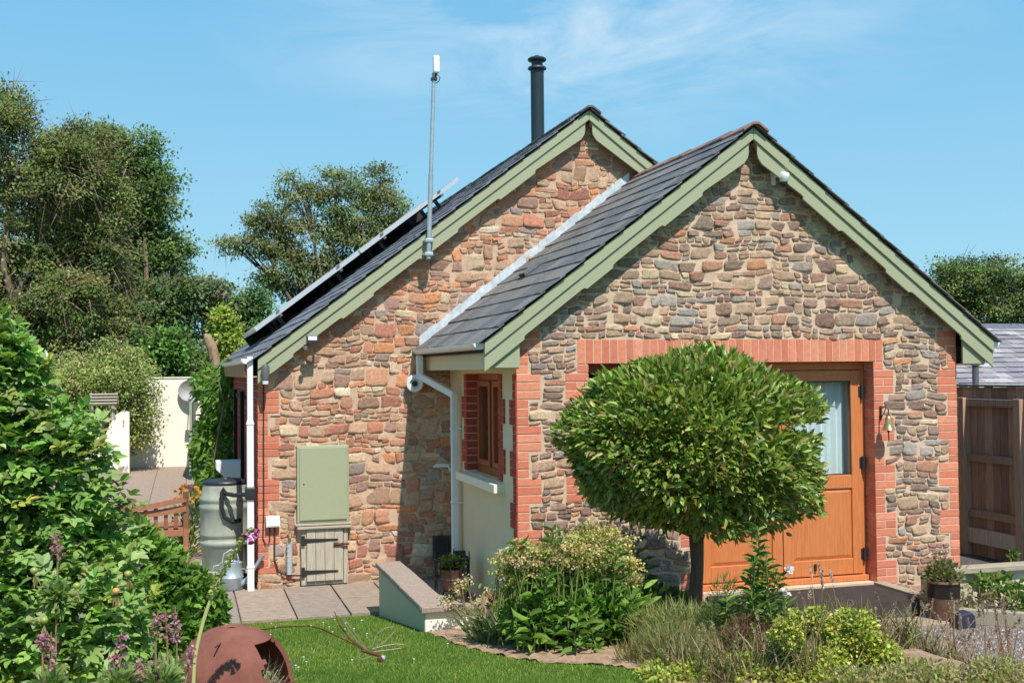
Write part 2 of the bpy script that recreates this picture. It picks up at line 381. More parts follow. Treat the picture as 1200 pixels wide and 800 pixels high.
# paving -----------------------------------------------------------------
def slabs(name, x0, x1, y0, y1, sx, sy, rot=0, seed=1):
    rg = random.Random(seed); m = MB(); ctr = ((x0+x1)/2, (y0+y1)/2)
    yy = y0; row = 0
    while yy < y1-.05:
        hh = min(sy, y1-yy); xx = x0; rg.seed(seed)
        while xx < x1-.05:
            ww = min(sx*rg.uniform(.92,1.08), x1-xx); c0 = rg.choice([lin(158,142,128), lin(162,143,129), lin(152,138,127), lin(164,146,130)])
            z = .012+rg.uniform(-.003,.004); a, b, c, d = xx+.007, xx+ww-.007, yy+.008, yy+hh-.008
            if b-a > .03 and d-c > .03:
                t1, t2 = rg.uniform(-.003,.003), rg.uniform(-.003,.003)
                m.add([(a,c,-.03),(b,c,-.03),(b,d,-.03),(a,d,-.03),(a,c,z+t1),(b,c,z+t2),(b,d,z-t1),(a,d,z-t2)],
                      [(4,5,6,7),(0,1,5,4),(1,2,6,5),(2,3,7,6),(3,0,4,7)], c0)
            xx += ww
        yy += hh; row += 1
    return struct(m.build(name, M['paving'], None, bevel=.004))
slabs('patio', -6.0, -.05, 1.0, 2.54, .46, .75, seed=3)
slabs('path', -5.2, -2.06, 2.54, 19.0, .62, .46, seed=5)
m = MB(); m.add([(-6,1.0,-.012),(-.02,1.0,-.012),(-.02,2.5,-.012),(-2.04,2.5,-.012),(-2.04,19,-.012),(-6,19,-.012)], [(0,1,2,3,4,5)])
struct(m.build('paving_joints', M['joint'], None))
# gravel path, right -------------------------------------------------------
m = MB(); m.box(2.15, 7.5, -5.5, .35, -.05, -.004)
struct(m.build('gravel_path', M['gravelbase'], None))
n = 9000; m = MB()
x = RNG.uniform(2.5,4.7,n); y = RNG.uniform(-2.6,-.35,n); pc = palette(n, [lin(150,138,134), lin(120,112,112), lin(176,164,156), lin(104,92,90)], .15)
for i in range(n):
    r = .006+.011*random.random(); c = np.array((x[i],y[i],gz(x[i],y[i]) if x[i] < 2.5 else -.002)); q = RNG.normal(size=(5,3)); q = unit(q)*r
    a = random.random()*6.28
    P = [c+(r*math.cos(a+k*2.094), r*math.sin(a+k*2.094)*.8, -.002) for k in range(3)]+[c+(r*.3*math.cos(a), r*.3*math.sin(a), r*.9)]
    m.add(P, [(0,1,3),(1,2,3),(2,0,3)], tuple(pc[i]))
stuff(tag(m.build('gravel', M['gravel'], None), 'loose grey gravel chippings covering the path on the right', 'gravel'))

# ================================================================== COTTAGE
W = 4.4559; TAN = .7645; A0 = 4.4005; AX = W/2; HW = 2.549; J0 = 2.1863
MX = 1.5778; MA = 5.0955; MT = .759; YM = 2.5668; XM = -2.0318; Y_END = 16.9
def ext_top(x): return A0-abs(x-AX)*TAN         # top of the verge boards
def main_top(x): return MA-abs(x-MX)*MT
house = thing('stone_cottage', 'stone cottage with two gables, slate roofs, sage green bargeboards and red brick corners', 'cottage', (AX, 0, 0))

# --- stone walls ---------------------------------------------------------
EXT_COL = [(lin(172,142,118),3),(lin(146,122,106),3.2),(lin(128,104,96),3),(lin(146,104,92),2.2),(lin(182,152,124),2.4),(lin(164,110,86),1.3),(lin(190,124,78),.5),
           (lin(136,128,124),1.3),(lin(150,146,142),1.2),(lin(206,184,150),1.3),(lin(112,80,76),1.6),(lin(108,98,90),1.2)]
MAIN_COL = [(lin(184,146,118),3.2),(lin(186,112,82),2.0),(lin(160,88,70),1.6),(lin(206,128,76),1.7),(lin(190,158,128),3.0),(lin(172,132,104),2.4),(lin(206,182,150),1.0),
            (lin(150,112,100),1.8),(lin(146,134,130),.8),(lin(188,128,94),2),(lin(222,206,176),.5),(lin(140,104,84),1.2)]
def stone_wall(m, x0, x1, z0, z1, y, free, cols, cell, wr, hr, gap, expo, depth, rnd, roof=None, jit=.16, pc=(.55,.9)):
    nx = int((x1-x0)/cell); nz = int((z1-z0)/cell)
    occ = np.zeros((nz,nx), bool)
    for j in range(nz):
        for i in range(nx):
            if not free(x0+(i+.5)*cell, z0+(j+.5)*cell): occ[j,i] = True
    cl = [c for c,_ in cols]; cw = [w for _,w in cols]
    ph = [rnd.uniform(0,6.3) for _ in range(6)]
    def warp(x, z):
        return (x+.010*math.sin(z*9+ph[0])+.008*math.sin(z*21+x*6+ph[1]), z+.012*math.sin(x*4.2+ph[2])+.009*math.sin(x*11+z*5+ph[3])+.006*math.sin(x*23+ph[4]))
    lines = [0]
    while lines[-1] < nz+12: lines.append(lines[-1]+rnd.choice(hr))
    for j in range(nz):
        i = 0; nl = next(q for q in lines if q > j); nl2 = next(q for q in lines if q > nl)
        while i < nx:
            if occ[j,i]: i += 1; continue
            run = 0
            while i+run < nx and not occ[j,i+run]: run += 1
            d = nl-j; t = rnd.random()
            if t < pc[0] or d < 4: h = d
            elif t < pc[1]: h = max(2, d//2)
            else: h = d+(nl2-nl)//2
            w = int(round(min(wr[1], max(wr[0], h*rnd.choice((.9,1.2,1.5,1.8,2.2,2.8,3.4))))))
            if run-w < wr[0]: w = run if run <= wr[1]+1 else (run+1)//2 if run < 2*wr[1] else run-wr[0]-2
            w = min(w, wr[1]+4, run)
            hh = 1
            while hh < h and j+hh < nz and not occ[j+hh, i:i+w].any(): hh += 1
            occ[j:j+hh, i:i+w] = True
            if hh*cell < .045 and w > 3 and False: pass
            cx, cz = x0+(i+w/2)*cell, z0+(j+hh/2)*cell
            Cn = []
            for a, b in ((0,0),(1,0),(1,1),(0,1)):
                qx, qz = warp(x0+(i+a*w)*cell, z0+(j+b*hh)*cell)
                g_ = gap*rnd.uniform(.6,1.5)
                qx += (g_ if a == 0 else -g_)+rnd.gauss(0,cell*jit); qz += (g_ if b == 0 else -g_)+rnd.gauss(0,cell*jit*.8)
                Cn.append((qx,qz))
            Cn = np.array(Cn)
            if w*cell < .05 and hh*cell < .05 and rnd.random() < .5: i += w; continue
            n_ = 22; ex = expo*rnd.uniform(.75,1.5); D = depth*rnd.uniform(.55,1.35)
            k = [rnd.uniform(0,6.3) for _ in range(4)]; tx, tz = rnd.gauss(0,.10), rnd.gauss(0,.07)
            col = np.array(rnd.choices(cl, cw)[0])*.72+np.array(lin(166,140,120))*.28; col = col*rnd.uniform(.92,1.3); col = tuple(np.clip(col,.01,.9))
            def bil(u, v):
                u = (u+1)/2; v = (v+1)/2
                return Cn[0]*(1-u)*(1-v)+Cn[1]*u*(1-v)+Cn[2]*u*v+Cn[3]*(1-u)*v
            mid = bil(0,0); V = []
            for sc, dp in ((1.,-.003),(.994,D*.75),(.968,D*1.0),(.55,D)):
                for q in range(n_):
                    t = 2*math.pi*(q+.5)/n_; c, s_ = math.cos(t), math.sin(t)
                    r = (abs(c)**ex+abs(s_)**ex)**(-1/ex)
                    r *= 1+.035*math.sin(3*t+k[0])+.03*math.sin(5*t+k[1])+.025*math.sin(8*t+k[3])+rnd.uniform(-.02,.02)*(sc > .9)
                    u, v = max(-1.04,min(1.04,r*c)), max(-1.04,min(1.04,r*s_))
                    P = mid+(bil(u,v)-mid)*sc
                    d = dp
                    if dp > 0: d += ((P[0]-mid[0])*tx+(P[1]-mid[1])*tz)+D*rnd.uniform(-.25,.25)*(1 if sc < .97 else .4)
                    z = P[1]
                    if roof: z = min(z, roof(P[0]))
                    V.append((P[0], y-d, z))
            zc = min(mid[1], roof(mid[0])) if roof else mid[1]
            V.append((mid[0], y-D*rnd.uniform(.85,1.1), zc))
            F = []
            for rg in range(3):
                for q in range(n_):
                    F.append((rg*n_+q, rg*n_+(q+1)%n_, (rg+1)*n_+(q+1)%n_, (rg+1)*n_+q))
            F += [(3*n_+q, 3*n_+(q+1)%n_, 4*n_) for q in range(n_)]
            m.add(V, F, col)
            i += w

XL, XR, ZT = .66, 3.532, 2.2655       # the opening under the brick lintel
ZS, XD = 1.11, 1.735                  # sill of its window, door side of the brick jamb below the window
LX0, LX1, LZ1 = .5553, 3.6373, 2.4804
def cutbacks():
    """every face brick of the front: (x0, x1, z0, z1)"""
    B = []; g_ = .005
    def grp(z):   # wide group?
        return int(math.floor((J0-z)/.225)) % 2 == 0
    z = J0-.075
    zs = [J0-.075*(i+1) for i in range(29)]+[J0+.075*i for i in range(0,7)]
    for zz in zs:
        c = zz+.0375; row = int(round((J0-zz)/.075))-1; wide = grp(c); w = .215 if wide else .1025
        if c < ext_top(0)-.12:
            B.append((0, w, zz+g_, zz+.075-g_)); B.append((W-w, W, zz+g_, zz+.075-g_))
        if c < ZT:
            split = row % 3 == 1 and wide
            def jamb(xa, sgn):
                if split:
                    B.append(tuple(sorted((xa, xa-sgn*.1025)))+(zz+g_, zz+.075-g_)); B.append(tuple(sorted((xa-sgn*.1125, xa-sgn*.215)))+(zz+g_, zz+.075-g_))
                else: B.append(tuple(sorted((xa, xa-sgn*w)))+(zz+g_, zz+.075-g_))
            if c > ZS-.02: jamb(XL, 1)
            jamb(XR, -1)
            if zz < ZS-.09: B.append((XD-w, XD, zz+g_, zz+.075-g_))
    nb = int((LX1-LX0)/.0755); w = (LX1-LX0)/nb
    for i in range(nb): B.append((LX0+i*w+g_, LX0+(i+1)*w-g_, ZT+.002, LZ1))
    return B
FB = cutbacks()
FBA = np.array(FB)
def free_ext(x, z):
    if z > ext_top(x)-.08 or x < .02 or x > W-.02 or z < -.05: return False
    if XL-.01 < x < XR+.01 and ZS-.03 < z < ZT+.02: return False
    if XD-.01 < x < XR+.02 and z < ZT: return False
    p = .012
    return not ((FBA[:,0]-p < x) & (x < FBA[:,1]+p) & (FBA[:,2]-p < z) & (z < FBA[:,3]+p)).any()
wall = MB(); T = .30
e_ = .006
o_ = [(.003,-.3),(.003,ext_top(0)-.03),(AX,A0-.03),(W-.003,ext_top(W)-.03),(W-.003,-.3),(XR+e_,-.3),(XR+e_,ZT+e_),(XL-e_,ZT+e_),(XL-e_,ZS),(XD-e_,ZS),(XD-e_,-.3)]
wall.prism(o_, lambda a,b,d: (a,d,b), 0, T)
front = wall.build('gable_wall', M['mortar_ext'], house)
m = MB(); rnd = random.Random(21)
stone_wall(m, 0, W, -.05, 4.45, -.001, free_ext, EXT_COL, .0195, (4,12), (3,4,4,5,5,3), .0055, 6.5, .0075, rnd, roof=lambda x: ext_top(x)-.06, jit=.28, pc=(.62,.93))
m.build('rubble_stones', M['stone'], front, smooth='all')
BRC = [lin(213,131,103), lin(218,137,108), lin(204,120,94), lin(222,146,118), lin(208,126,102)]
def which(x0, x1, z0):
    if z0 > ZT and LX0-.01 < x0 < LX1: return 'brick_lintel'
    if x1 < .3: return 'brick_quoin'
    if x0 > W-.3: return 'brick_quoin '
    return 'brick_jamb' if x1 < XL+.01 else 'brick_jamb ' if x1 < XD+.01 else 'brick_jamb  '
kinds = {}
for bk in FB: kinds.setdefault(which(bk[0],bk[1],bk[2]), []).append(bk)
for kd, bl_ in kinds.items():
    m = MB()
    for x0,x1,z0,z1 in bl_:
        c = np.array(random.choice(BRC))*random.uniform(.93,1.06); d = random.uniform(.0025,.0055)
        m.box(x0, x1, -d, .11, z0, z1, tuple(c))
    if kd == 'brick_jamb  ' or kd == 'brick_jamb':
        for zz in np.arange(-.3+.011, ZT-.08, .075):
            c = tuple(np.array(random.choice(BRC))*.96)
            if kd != 'brick_jamb': m.box(XR+.0005, XR+.05, .1125, .29, zz+.005, zz+.07, c)
            elif zz > ZS: m.box(XL-.05, XL-.0005, .1125, .29, zz+.005, zz+.07, c)
    m.build(kd.strip(), M['brick'], front, bevel=.003)

# main gable wall
wall = MB()
wall.prism([(XM,-.3),(XM,main_top(XM)-.03),(MX,MA-.03),(2*MX-XM,main_top(XM)-.03),(2*MX-XM,-.3)], lambda a,b,d: (a,YM+d,b), 0, .32)
mw = wall.build('gable_wall', M['mortar_main'], house)
CUP = (-1.64,-1.10,.0,1.44)
MB_ = []
for i in range(-2, 32):
    z0 = .0+.075*i; wide = ((i+600)//3) % 2 == 0
    if z0+.07 < main_top(XM)-.2 and z0 > .10: MB_.append((XM, XM+(.215 if wide else .1025), z0+.005, z0+.07))
MBA = np.array(MB_)
def free_main(x, z):
    if x > 2.25 or z > main_top(x)-.06 or x < XM+.01 or z < -.02: return False
    if x > .04 and z < ext_top(x)-.1: return False
    if CUP[0]-.0 < x < CUP[1] and z < CUP[3]: return False
    p = .012
    return not ((MBA[:,0]-p < x) & (x < MBA[:,1]+p) & (MBA[:,2]-p < z) & (z < MBA[:,3]+p)).any()
m = MB(); rnd = random.Random(5)
stone_wall(m, XM, 2.3, -.02, 5.1, YM-.001, free_main, MAIN_COL, .0205, (4,12), (4,6,7,5,3,3,4), .0042, 9, .008, rnd, roof=lambda x: main_top(x)-.05, jit=.36, pc=(.50,.84))
m.build('rubble_stones', M['stone'], mw, smooth='all')
m = MB()
for x0,x1,z0,z1 in MB_:
    c = np.array(random.choice(BRC))*random.uniform(.84,1.0); m.box(x0, x1, YM-random.uniform(.004,.008), YM+.1, z0, z1, tuple(c))
m.build('brick_quoin', M['brick'], mw, bevel=.003)

# long left brick side wall (in shade) with courses as geometry near the corner
sw = MB(); sw.box(XM+.002, XM+.3, YM+.32, Y_END, -.3, 2.32)
side = sw.build('side_wall', M['mortar_main'], house)
m = MB()
for i in range(0, 31):
    z0 = .075*i; y = YM+.004+(.11 if i % 2 else 0)
    if i % 2: m.box(XM-.006, XM+.1, YM+.101, YM+.108, z0+.005, z0+.07, BRC[0])
    while y < YM+5.5:
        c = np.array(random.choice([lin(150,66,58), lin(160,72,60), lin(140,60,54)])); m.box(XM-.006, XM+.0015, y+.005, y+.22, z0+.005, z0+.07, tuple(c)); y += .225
m.build('side_bricks', M['brick'], side)
# extension side walls and rear closing walls
sw = MB(); WY0, WY1, WZ0, WZ1 = .58, 1.78, 1.20, 2.19
sw.prism([(.3,-.3),(.3,2.25),(2.5668,2.25),(2.5668,-.3)], lambda a,b,d: (W-d,a,b), .002, .28)
sw.build('side_wall', M['cream'], house)
sw = MB()
for (ya,yb,za,zb) in ((T,WY0,-.3,2.25),(WY1,YM,-.3,2.25),(WY0,WY1,-.3,WZ0),(WY0,WY1,WZ1,2.25)):
    sw.box(.002, .28, ya, yb, za, zb)
sw.box(-.001, .0015, 0, T, -.3, 2.25)
cw = sw.build('rendered_side_wall', M['cream'], house)
m = MB()       # toothed bricks of the shaded return and of the window's jambs
for i in range(29):
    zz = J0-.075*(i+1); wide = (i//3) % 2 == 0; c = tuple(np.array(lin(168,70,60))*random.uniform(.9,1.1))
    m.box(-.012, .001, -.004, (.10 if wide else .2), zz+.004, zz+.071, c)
    if WZ0-.05 < zz < WZ1-.02:
        w_ = .11 if wide else .20
        m.box(-.012, .001, WY0-w_, WY0, zz+.004, zz+.071, c); m.box(-.012, .001, WY1, WY1+w_, zz+.004, zz+.071, c)
        m.box(.001, .14, WY1-.002, WY1+.01, zz+.004, zz+.071, c)
m.build('brick_trim', M['brick'], cw)
m = MB(); m.box(-.10, .16, WY0-.16, WY1+.14, WZ0-.085, WZ0-.005); m.build('window_sill', M['trim_cream'], cw, bevel=.006)
# the side window
wf = MB(); xa, xb = .10, .17
for (ya,yb,za,zb) in ((WY0,WY0+.07,WZ0,WZ1),(WY1-.07,WY1,WZ0,WZ1),(WY0+.07,WY1-.07,WZ0,WZ0+.08),(WY0+.07,WY1-.07,WZ1-.07,WZ1),(1.14,1.22,WZ0+.08,WZ1-.07)):
    wf.box(xa, xb, ya, yb, za, zb)
for (ya,yb) in ((WY0+.075,1.135),(1.225,WY1-.075)):
    for (a,b,c,d) in ((ya,ya+.055,WZ0+.085,WZ1-.075),(yb-.055,yb,WZ0+.085,WZ1-.075),(ya+.055,yb-.055,WZ0+.085,WZ0+.14),(ya+.055,yb-.055,WZ1-.13,WZ1-.075)):
        wf.box(xa-.02, xb-.01, a, b, c, d)
win = wf.build('window', M['framewood'], house, bevel=.005)
m = MB(); m.box(.125,.131, WY0+.12, 1.09, WZ0+.13, WZ1-.12); m.box(.125,.131, 1.27, WY1-.12, WZ0+.13, WZ1-.12)
m.build('window_pane', M['glass'], win)
m = MB()
for (a, b) in ((1.30,1.48),(.70,.86)):
    P = [(a+(b-a)*t/18, .21+.018*math.sin(t*1.7)) for t in range(19)]
    m.add([(x_,y_,z_) for z_ in (WZ0+.02,WZ1-.02) for y_,x_ in P], [(i,i+1,i+20,i+19) for i in range(18)])
m.build('curtain', M['curtain'], win, smooth='all')

# --- door and window set of the front ------------------------------------
YF = .16
dr_ = MB()
dr_.box(XD, XR, YF, YF+.09, ZT-.075, ZT-.002); dr_.box(XR-.045, XR-.001, YF, YF+.09, .23, ZT-.075); dr_.box(XD+.0015, XD+.043, YF, YF+.09, .23, ZT-.075)
dr_.box(XD+.0015, XR-.001, YF-.05, YF+.10, .185, .235)
door = dr_.build('door_frame', M['doorwood'], house, bevel=.006)
xa, xb = XD+.047, XR-.05; xm = (xa+xb)/2
for (l, r, hinge) in ((xa, xm-.004, 0), (xm+.004, xb, 1)):
    m = MB(); y0, y1 = YF-.012, YF+.052; z0, z1 = .245, ZT-.08; sw_ = .105; zr = 1.06
    for (a,b,c,d) in ((l,l+sw_,z0,z1),(r-sw_,r,z0,z1),(l+sw_,r-sw_,z0,z0+.15),(l+sw_,r-sw_,z1-.10,z1),(l+sw_,r-sw_,zr,zr+.13)): m.box(a,b,y0,y1,c,d)
    leaf = m.build('door_leaf', M['doorwood'], door, bevel=.006)
    m = MB(); a, b, c, d = l+sw_, r-sw_, z0+.15, zr
    m.add([(a,y0+.02,c),(b,y0+.02,c),(b,y0+.02,d),(a,y0+.02,d),(a+.035,y0+.008,c+.035),(b-.035,y0+.008,c+.035),(b-.035,y0+.008,d-.035),(a+.035,y0+.008,d-.035)],
          [(0,1,5,4),(1,2,6,5),(2,3,7,6),(3,0,4,7),(4,5,6,7)])
    m.build('door_panel', M['doorwood'], door)
    m = MB(); m.box(l+sw_, r-sw_, y0+.018, y0+.024, zr+.13, z1-.10); m.build('glass_pane', M['glass'], door)
    m = MB()
    for (a,b,c,d) in ((l+sw_,l+sw_+.012,zr+.13,z1-.10),(r-sw_-.012,r-sw_,zr+.13,z1-.10),(l+sw_,r-sw_,z1-.112,z1-.10),(l+sw_,r-sw_,zr+.13,zr+.142)): m.box(a,b,y0+.006,y0+.016,c,d)
    m.build('glazing_gasket', M['blackplastic'], door)
    if hinge:
        for z in (.43, 1.30, 1.98):
            m = MB(); m.tube([(r+.012,y0-.012,z-.06),(r+.012,y0-.012,z+.06)], .017, 10); m.box(r-.022,r+.03,y0-.006,y0-.001,z-.05,z+.05); m.build('hinge', M['blackplastic'], door, smooth=True)
m = MB(); m.box(xm+.32, xm+.338, YF-.03, YF-.012, .30, .36); m.tube([(xm+.33,YF-.025,.362),(xm+.33,YF-.025,.30)],.012,8); m.build('door_bolt', M['blackplastic'], door)
# curtains behind the door glass and inside room
m = MB()
for (a, b, z0, z1) in ((xa+.06, xa+.4, .3, 2.25), (xm+.16, xb+.14, .3, 2.25)):
    P = [(a+(b-a)*t/70, .285+.028*math.sin(t*.9)+.016*math.sin(t*2.3)) for t in range(71)]
    m.add([(x_,y_,z_) for z_ in (z0,z1) for x_,y_ in P], [(i,i+1,i+72,i+71) for i in range(70)])
m.build('curtain', M['curtain'], door, smooth='all')
m = MB(); y0, y1 = YF, YF+.07
for (a,b,c,d) in ((XL,XL+.06,ZS,ZT-.002),(XD-.06,XD-.001,ZS,ZT-.002),(XL+.06,XD-.06,ZT-.075,ZT-.002),(XL+.06,XD-.06,ZS,ZS+.07),(1.20,1.26,ZS+.07,ZT-.075)): m.box(a,b,y0,y1,c,d)
fw = m.build('front_window', M['framewood'], house, bevel=.005)
m = MB(); m.box(XL+.06,1.20,y0+.03,y0+.036,ZS+.07,ZT-.075); m.box(1.26,XD-.06,y0+.03,y0+.036,ZS+.07,ZT-.075); m.build('window_pane', M['glass'], fw)
m = MB(); m.box(XL+.003, XD-.003, -.05, YF-.004, ZS-.045, ZS+.012); m.build('window_sill', M['trim_cream'], fw, bevel=.005)
m = MB(); m.box(XD-.004, XR+.004, .004, .29, -.3, .182); m.build('threshold_step', M['mortar_ext'], house)
m = MB(); m.box(.05, W-.05, .31, 2.5, .12, .15); m.box(.3, W-.3, 2.35, 2.4, .16, 2.3); m.build('interior', M['dark'], house)

# --- roofs ------------------------------------------------------------------
def slope(sl, x_ridge, z_ridge, tan, sgn, run, y0, y1, gauge, sw_, lift=.012, cols=None, seed=1, th=.008):
    """courses of slates on one slope falling from the ridge towards sgn"""
    rg = random.Random(seed); L_ = run*math.sqrt(1+tan*tan); c, s_ = 1/math.sqrt(1+tan*tan), tan/math.sqrt(1+tan*tan)
    def P(s, y, h): # s measured up from the eave
        d = L_-s; return (x_ridge+sgn*(d*c)+sgn*h*s_, y, z_ridge-d*s_+h*c)
    nrow = int(L_/gauge); g_ = L_/nrow
    for i in range(nrow):
        y = y0-(sw_/2 if i % 2 else 0)
        while y < y1:
            a, b = max(y+.0015, y0+rg.uniform(-.004,.004)), min(y+sw_-.0015, y1)
            if b-a > .02:
                cc = tuple(np.array(rg.choice(cols))*rg.uniform(.88,1.13)); s0, s1 = i*g_-.02+rg.uniform(-.004,.004), min((i+1)*g_+.03, L_)
                h0, h1 = .030+lift+rg.uniform(-.002,.004), .030
                sl.add([P(s0,a,h0-th),P(s0,b,h0-th),P(s1,b,h1-th),P(s1,a,h1-th),P(s0,a,h0),P(s0,b,h0+rg.uniform(-.002,.002)),P(s1,b,h1),P(s1,a,h1)],
                       [(0,3,2,1),(4,5,6,7),(0,1,5,4),(1,2,6,5),(2,3,7,6),(3,0,4,7)], cc)
            y += sw_
SLC = [lin(106,105,103), lin(97,98,98), lin(114,113,110), lin(89,90,91), lin(116,110,106)]
def decking(m, xr, zr, tan, run, y0, y1, t0=.0, t1=.028):
    """solid board under the slates, both slopes"""
    z = lambda d: zr-d*tan
    m.prism([(xr-run+.02, z(run-.02)-.10+t0),(xr-run+.02, z(run-.02)+t1-.004),(xr, zr+t1+.0),(xr+run-.02, z(run-.02)+t1-.004),(xr+run-.02, z(run-.02)-.10+t0),(xr,zr-.10+t0)], lambda a,b,d: (a,d,b), y0, y1)
m = MB(); decking(m, AX, A0, TAN, HW, -.09, YM-.002); roof_e = m.build('roof', M['dark'], house)
m = MB()
slope(m, AX, A0, TAN, -1, HW+.03, -.185, YM-.02, .222, .30, cols=SLC, seed=4)
slope(m, AX, A0, TAN, 1, HW+.03, -.185, YM-.02, .222, .30, cols=SLC, seed=6)
m.build('slates', M['slate'], roof_e)
# a lifted vent slate on the near slope
vd_ = _F + (617-600)/FPX*_R + (400-322)/FPX*_U
vk = (A0+.045-(AX-CAM[0])*TAN-CAM[2])/(vd_[2]-TAN*vd_[0]); vp_ = CAM+vd_*vk
vu = np.array((math.cos(math.atan(TAN)), 0, math.sin(math.atan(TAN)))); vn = np.array((-vu[2], 0, vu[0]))
m = MB(); m.bar(vp_-vu*.04+vn*.03, vp_+vu*.26+vn*.012, .20, .03, up=tuple(vn), col=lin(100,100,102)); m.build('vent_slate', M['slate'], roof_e)
m = MB(); m.bar(vp_-vu*.05+vn*.022, vp_-vu*.041+vn*.022, .15, .03, up=tuple(vn)); m.build('vent_grille', M['dark'], roof_e)
m = MB(); decking(m, MX, MA, MT, 3.60, YM-.09, Y_END); roof_m = m.build('roof', M['dark'], house)
m = MB(); SLM = [lin(112,112,120), lin(104,105,112), lin(120,119,124), lin(96,97,104)]
slope(m, MX, MA, MT, -1, 3.68, YM-.185, Y_END, .235, .30, lift=.012, cols=SLM, seed=9, th=.010)
slope(m, MX, MA, MT, 1, 3.63, YM-.185, Y_END, .235, .60, lift=.020, cols=SLM, seed=12, th=.012)
m.build('slates', M['slate'], roof_m)
def ridge(xr, zr, tan, y0, y1, parent, cols):
    m = MB(); y = y0
    while y < y1-.05:
        e = min(y+.44, y1); c = tuple(np.array(random.choice(cols))*random.uniform(.85,1.15)); P = []
        w = .125; dz = random.uniform(-.004,.006)
        for yy, o in ((y-.008, .008), (e, 0)):
            for t in range(9):
                a = -w+2*w*t/8; P.append((xr+a, yy, zr-abs(a)*tan*.93+.062+o+dz-.02*(abs(a) < .03)))
            for t in range(8,-1,-1):
                a = -w+2*w*t/8; P.append((xr+a, yy, zr-abs(a)*tan*.93+.040+o+dz-.02*(abs(a) < .03)))
        n_ = 18
        m.add(P, [tuple(range(n_)), tuple(range(2*n_-1,n_-1,-1))]+[(i,i+n_,(i+1)%n_+n_,(i+1)%n_) for i in range(n_)], c)
        y = e+.006
    return m.build('ridge_tiles', M['ridge'], parent)
ridge(AX, A0, TAN, -.20, YM-.05, roof_e, [lin(132,100,90), lin(124,96,86), lin(140,110,98)])
ridge(MX, MA, MT, YM-.20, Y_END, roof_m, [lin(96,88,84), lin(84,80,80)])

# --- bargeboards: an outer strip over a deeper board with scalloped steps ----
def barge(name, xr, zr, tan, run, y0, parent_, tipcut=True):
    L_ = run*math.sqrt(1+tan*tan); c, s_ = 1/math.sqrt(1+tan*tan), tan/math.sqrt(1+tan*tan)
    for sg in (-1, 1):
        def P(s, h, d):      # s from the tip up the slope, h below the top edge (normal to the slope)
            q = L_-s; return (xr+sg*(q*c-h*s_), d, zr-q*s_-h*c)
        hi, lo = .172, .196
        bumps = [(-1,.30),(1.02,1.33),(1.95,2.42)] if L_ < 4 else [(-1,.30),(.95,1.35),(2.0,2.5),(3.1,3.6)]
        low = [(lo*tan*.98, lo)]; ss = .25
        pts = []
        for a, b in bumps:
            if a > 0: pts += [(a-.035,hi),(a-.012,hi+.006),(a,lo)]
            pts += [(b,lo),(b+.012,hi+.006),(b+.035,hi)]
        # keyhole near the ridge: end short of the vertical centre line
        kx = .042
        e1 = L_-(kx/c)-.0
        top = [(0.0,0.0),(L_,0.0)]
        # vertical cut at the tip: points straight below the top corner
        out = [(0,0),(-lo*s_/c, lo)]+[p for p in pts if p[0] > .02]
        def plumb(h, x): # point on plumb line x from the ridge at normal depth h
            return (L_-(x+h*s_)/c, h)
        out += [plumb(.205, kx*2.1), plumb(.185, kx*1.25), plumb(.16, kx), plumb(.105, kx), plumb(.085, kx*.6), plumb(.078, .0005), (L_-.0005/c, 0)]
        m = MB(); m.prism(out, lambda a,b,d: P(a,b,d), y0, y0+.024, None)
        m.build(name, M['green_paint'], parent_, bevel=.003)
        m = MB(); h = .082
        m.prism([(.003*s_/c,-.004),(-h*s_/c,h),plumb(h,.0006),(L_-.0006/c,-.004)], lambda a,b,d: P(a,b,d), y0-.018, y0-.0005, None)
        m.build(name, M['green_paint'], parent_, bevel=.003)
barge('bargeboard', AX, A0, TAN, HW, -.135, house)
barge('bargeboard', MX, MA, MT, 3.614, YM-.135, house)
# soffit boards closing the verge
def soffit(xr, zr, tan, run, ya, yb):
    m = MB()
    for sg in (-1,1):
        m.prism([(xr+sg*.03, zr-.115),(xr+sg*(run-.05), zr-(run-.05)*tan-.105),(xr+sg*(run-.05), zr-(run-.05)*tan-.12),(xr+sg*.03, zr-.13)], lambda a,b,d: (a,d,b), ya, yb)
    return m.build('soffit', M['greywood'], house)
soffit(AX, A0, TAN, HW, -.108, -.002); soffit(MX, MA, MT, 3.60, YM-.108, YM-.002)
# box ends and fascias under the eaves of the extension
for sg in (-1, 1):
    xw = 0 if sg < 0 else W; xo = AX+sg*(HW-.06)
    m = MB(); m.prism([(xw,2.24),(xo-sg*.01,2.24),(xo-sg*.01,ext_top(xo)-.10),(xw,ext_top(xw)-.14)], lambda a,b,d: (a,d,b), -.105, -.085)
    m.build('eave_box_end', M['green_paint'], house)
    m = MB(); m.box(min(xo-sg*.02,xo), max(xo-sg*.02,xo), -.08, YM-.01, 2.225, ext_top(xo)-.02); m.build('fascia', M['cream'], house)
    m = MB(); m.box(min(xw,xo-sg*.021), max(xw,xo-sg*.021), -.084, YM-.01, 2.228, 2.24); m.build('soffit', M['cream'], house)
m = MB(); m.box(XM-.135, XM-.115, YM-.1, Y_END, 2.17, 2.36); m.build('fascia', M['framewood'], house)
m = MB(); m.box(XM-.114, XM-.001, YM-.1, Y_END, 2.172, 2.185); m.build('soffit', M['greywood'], house)

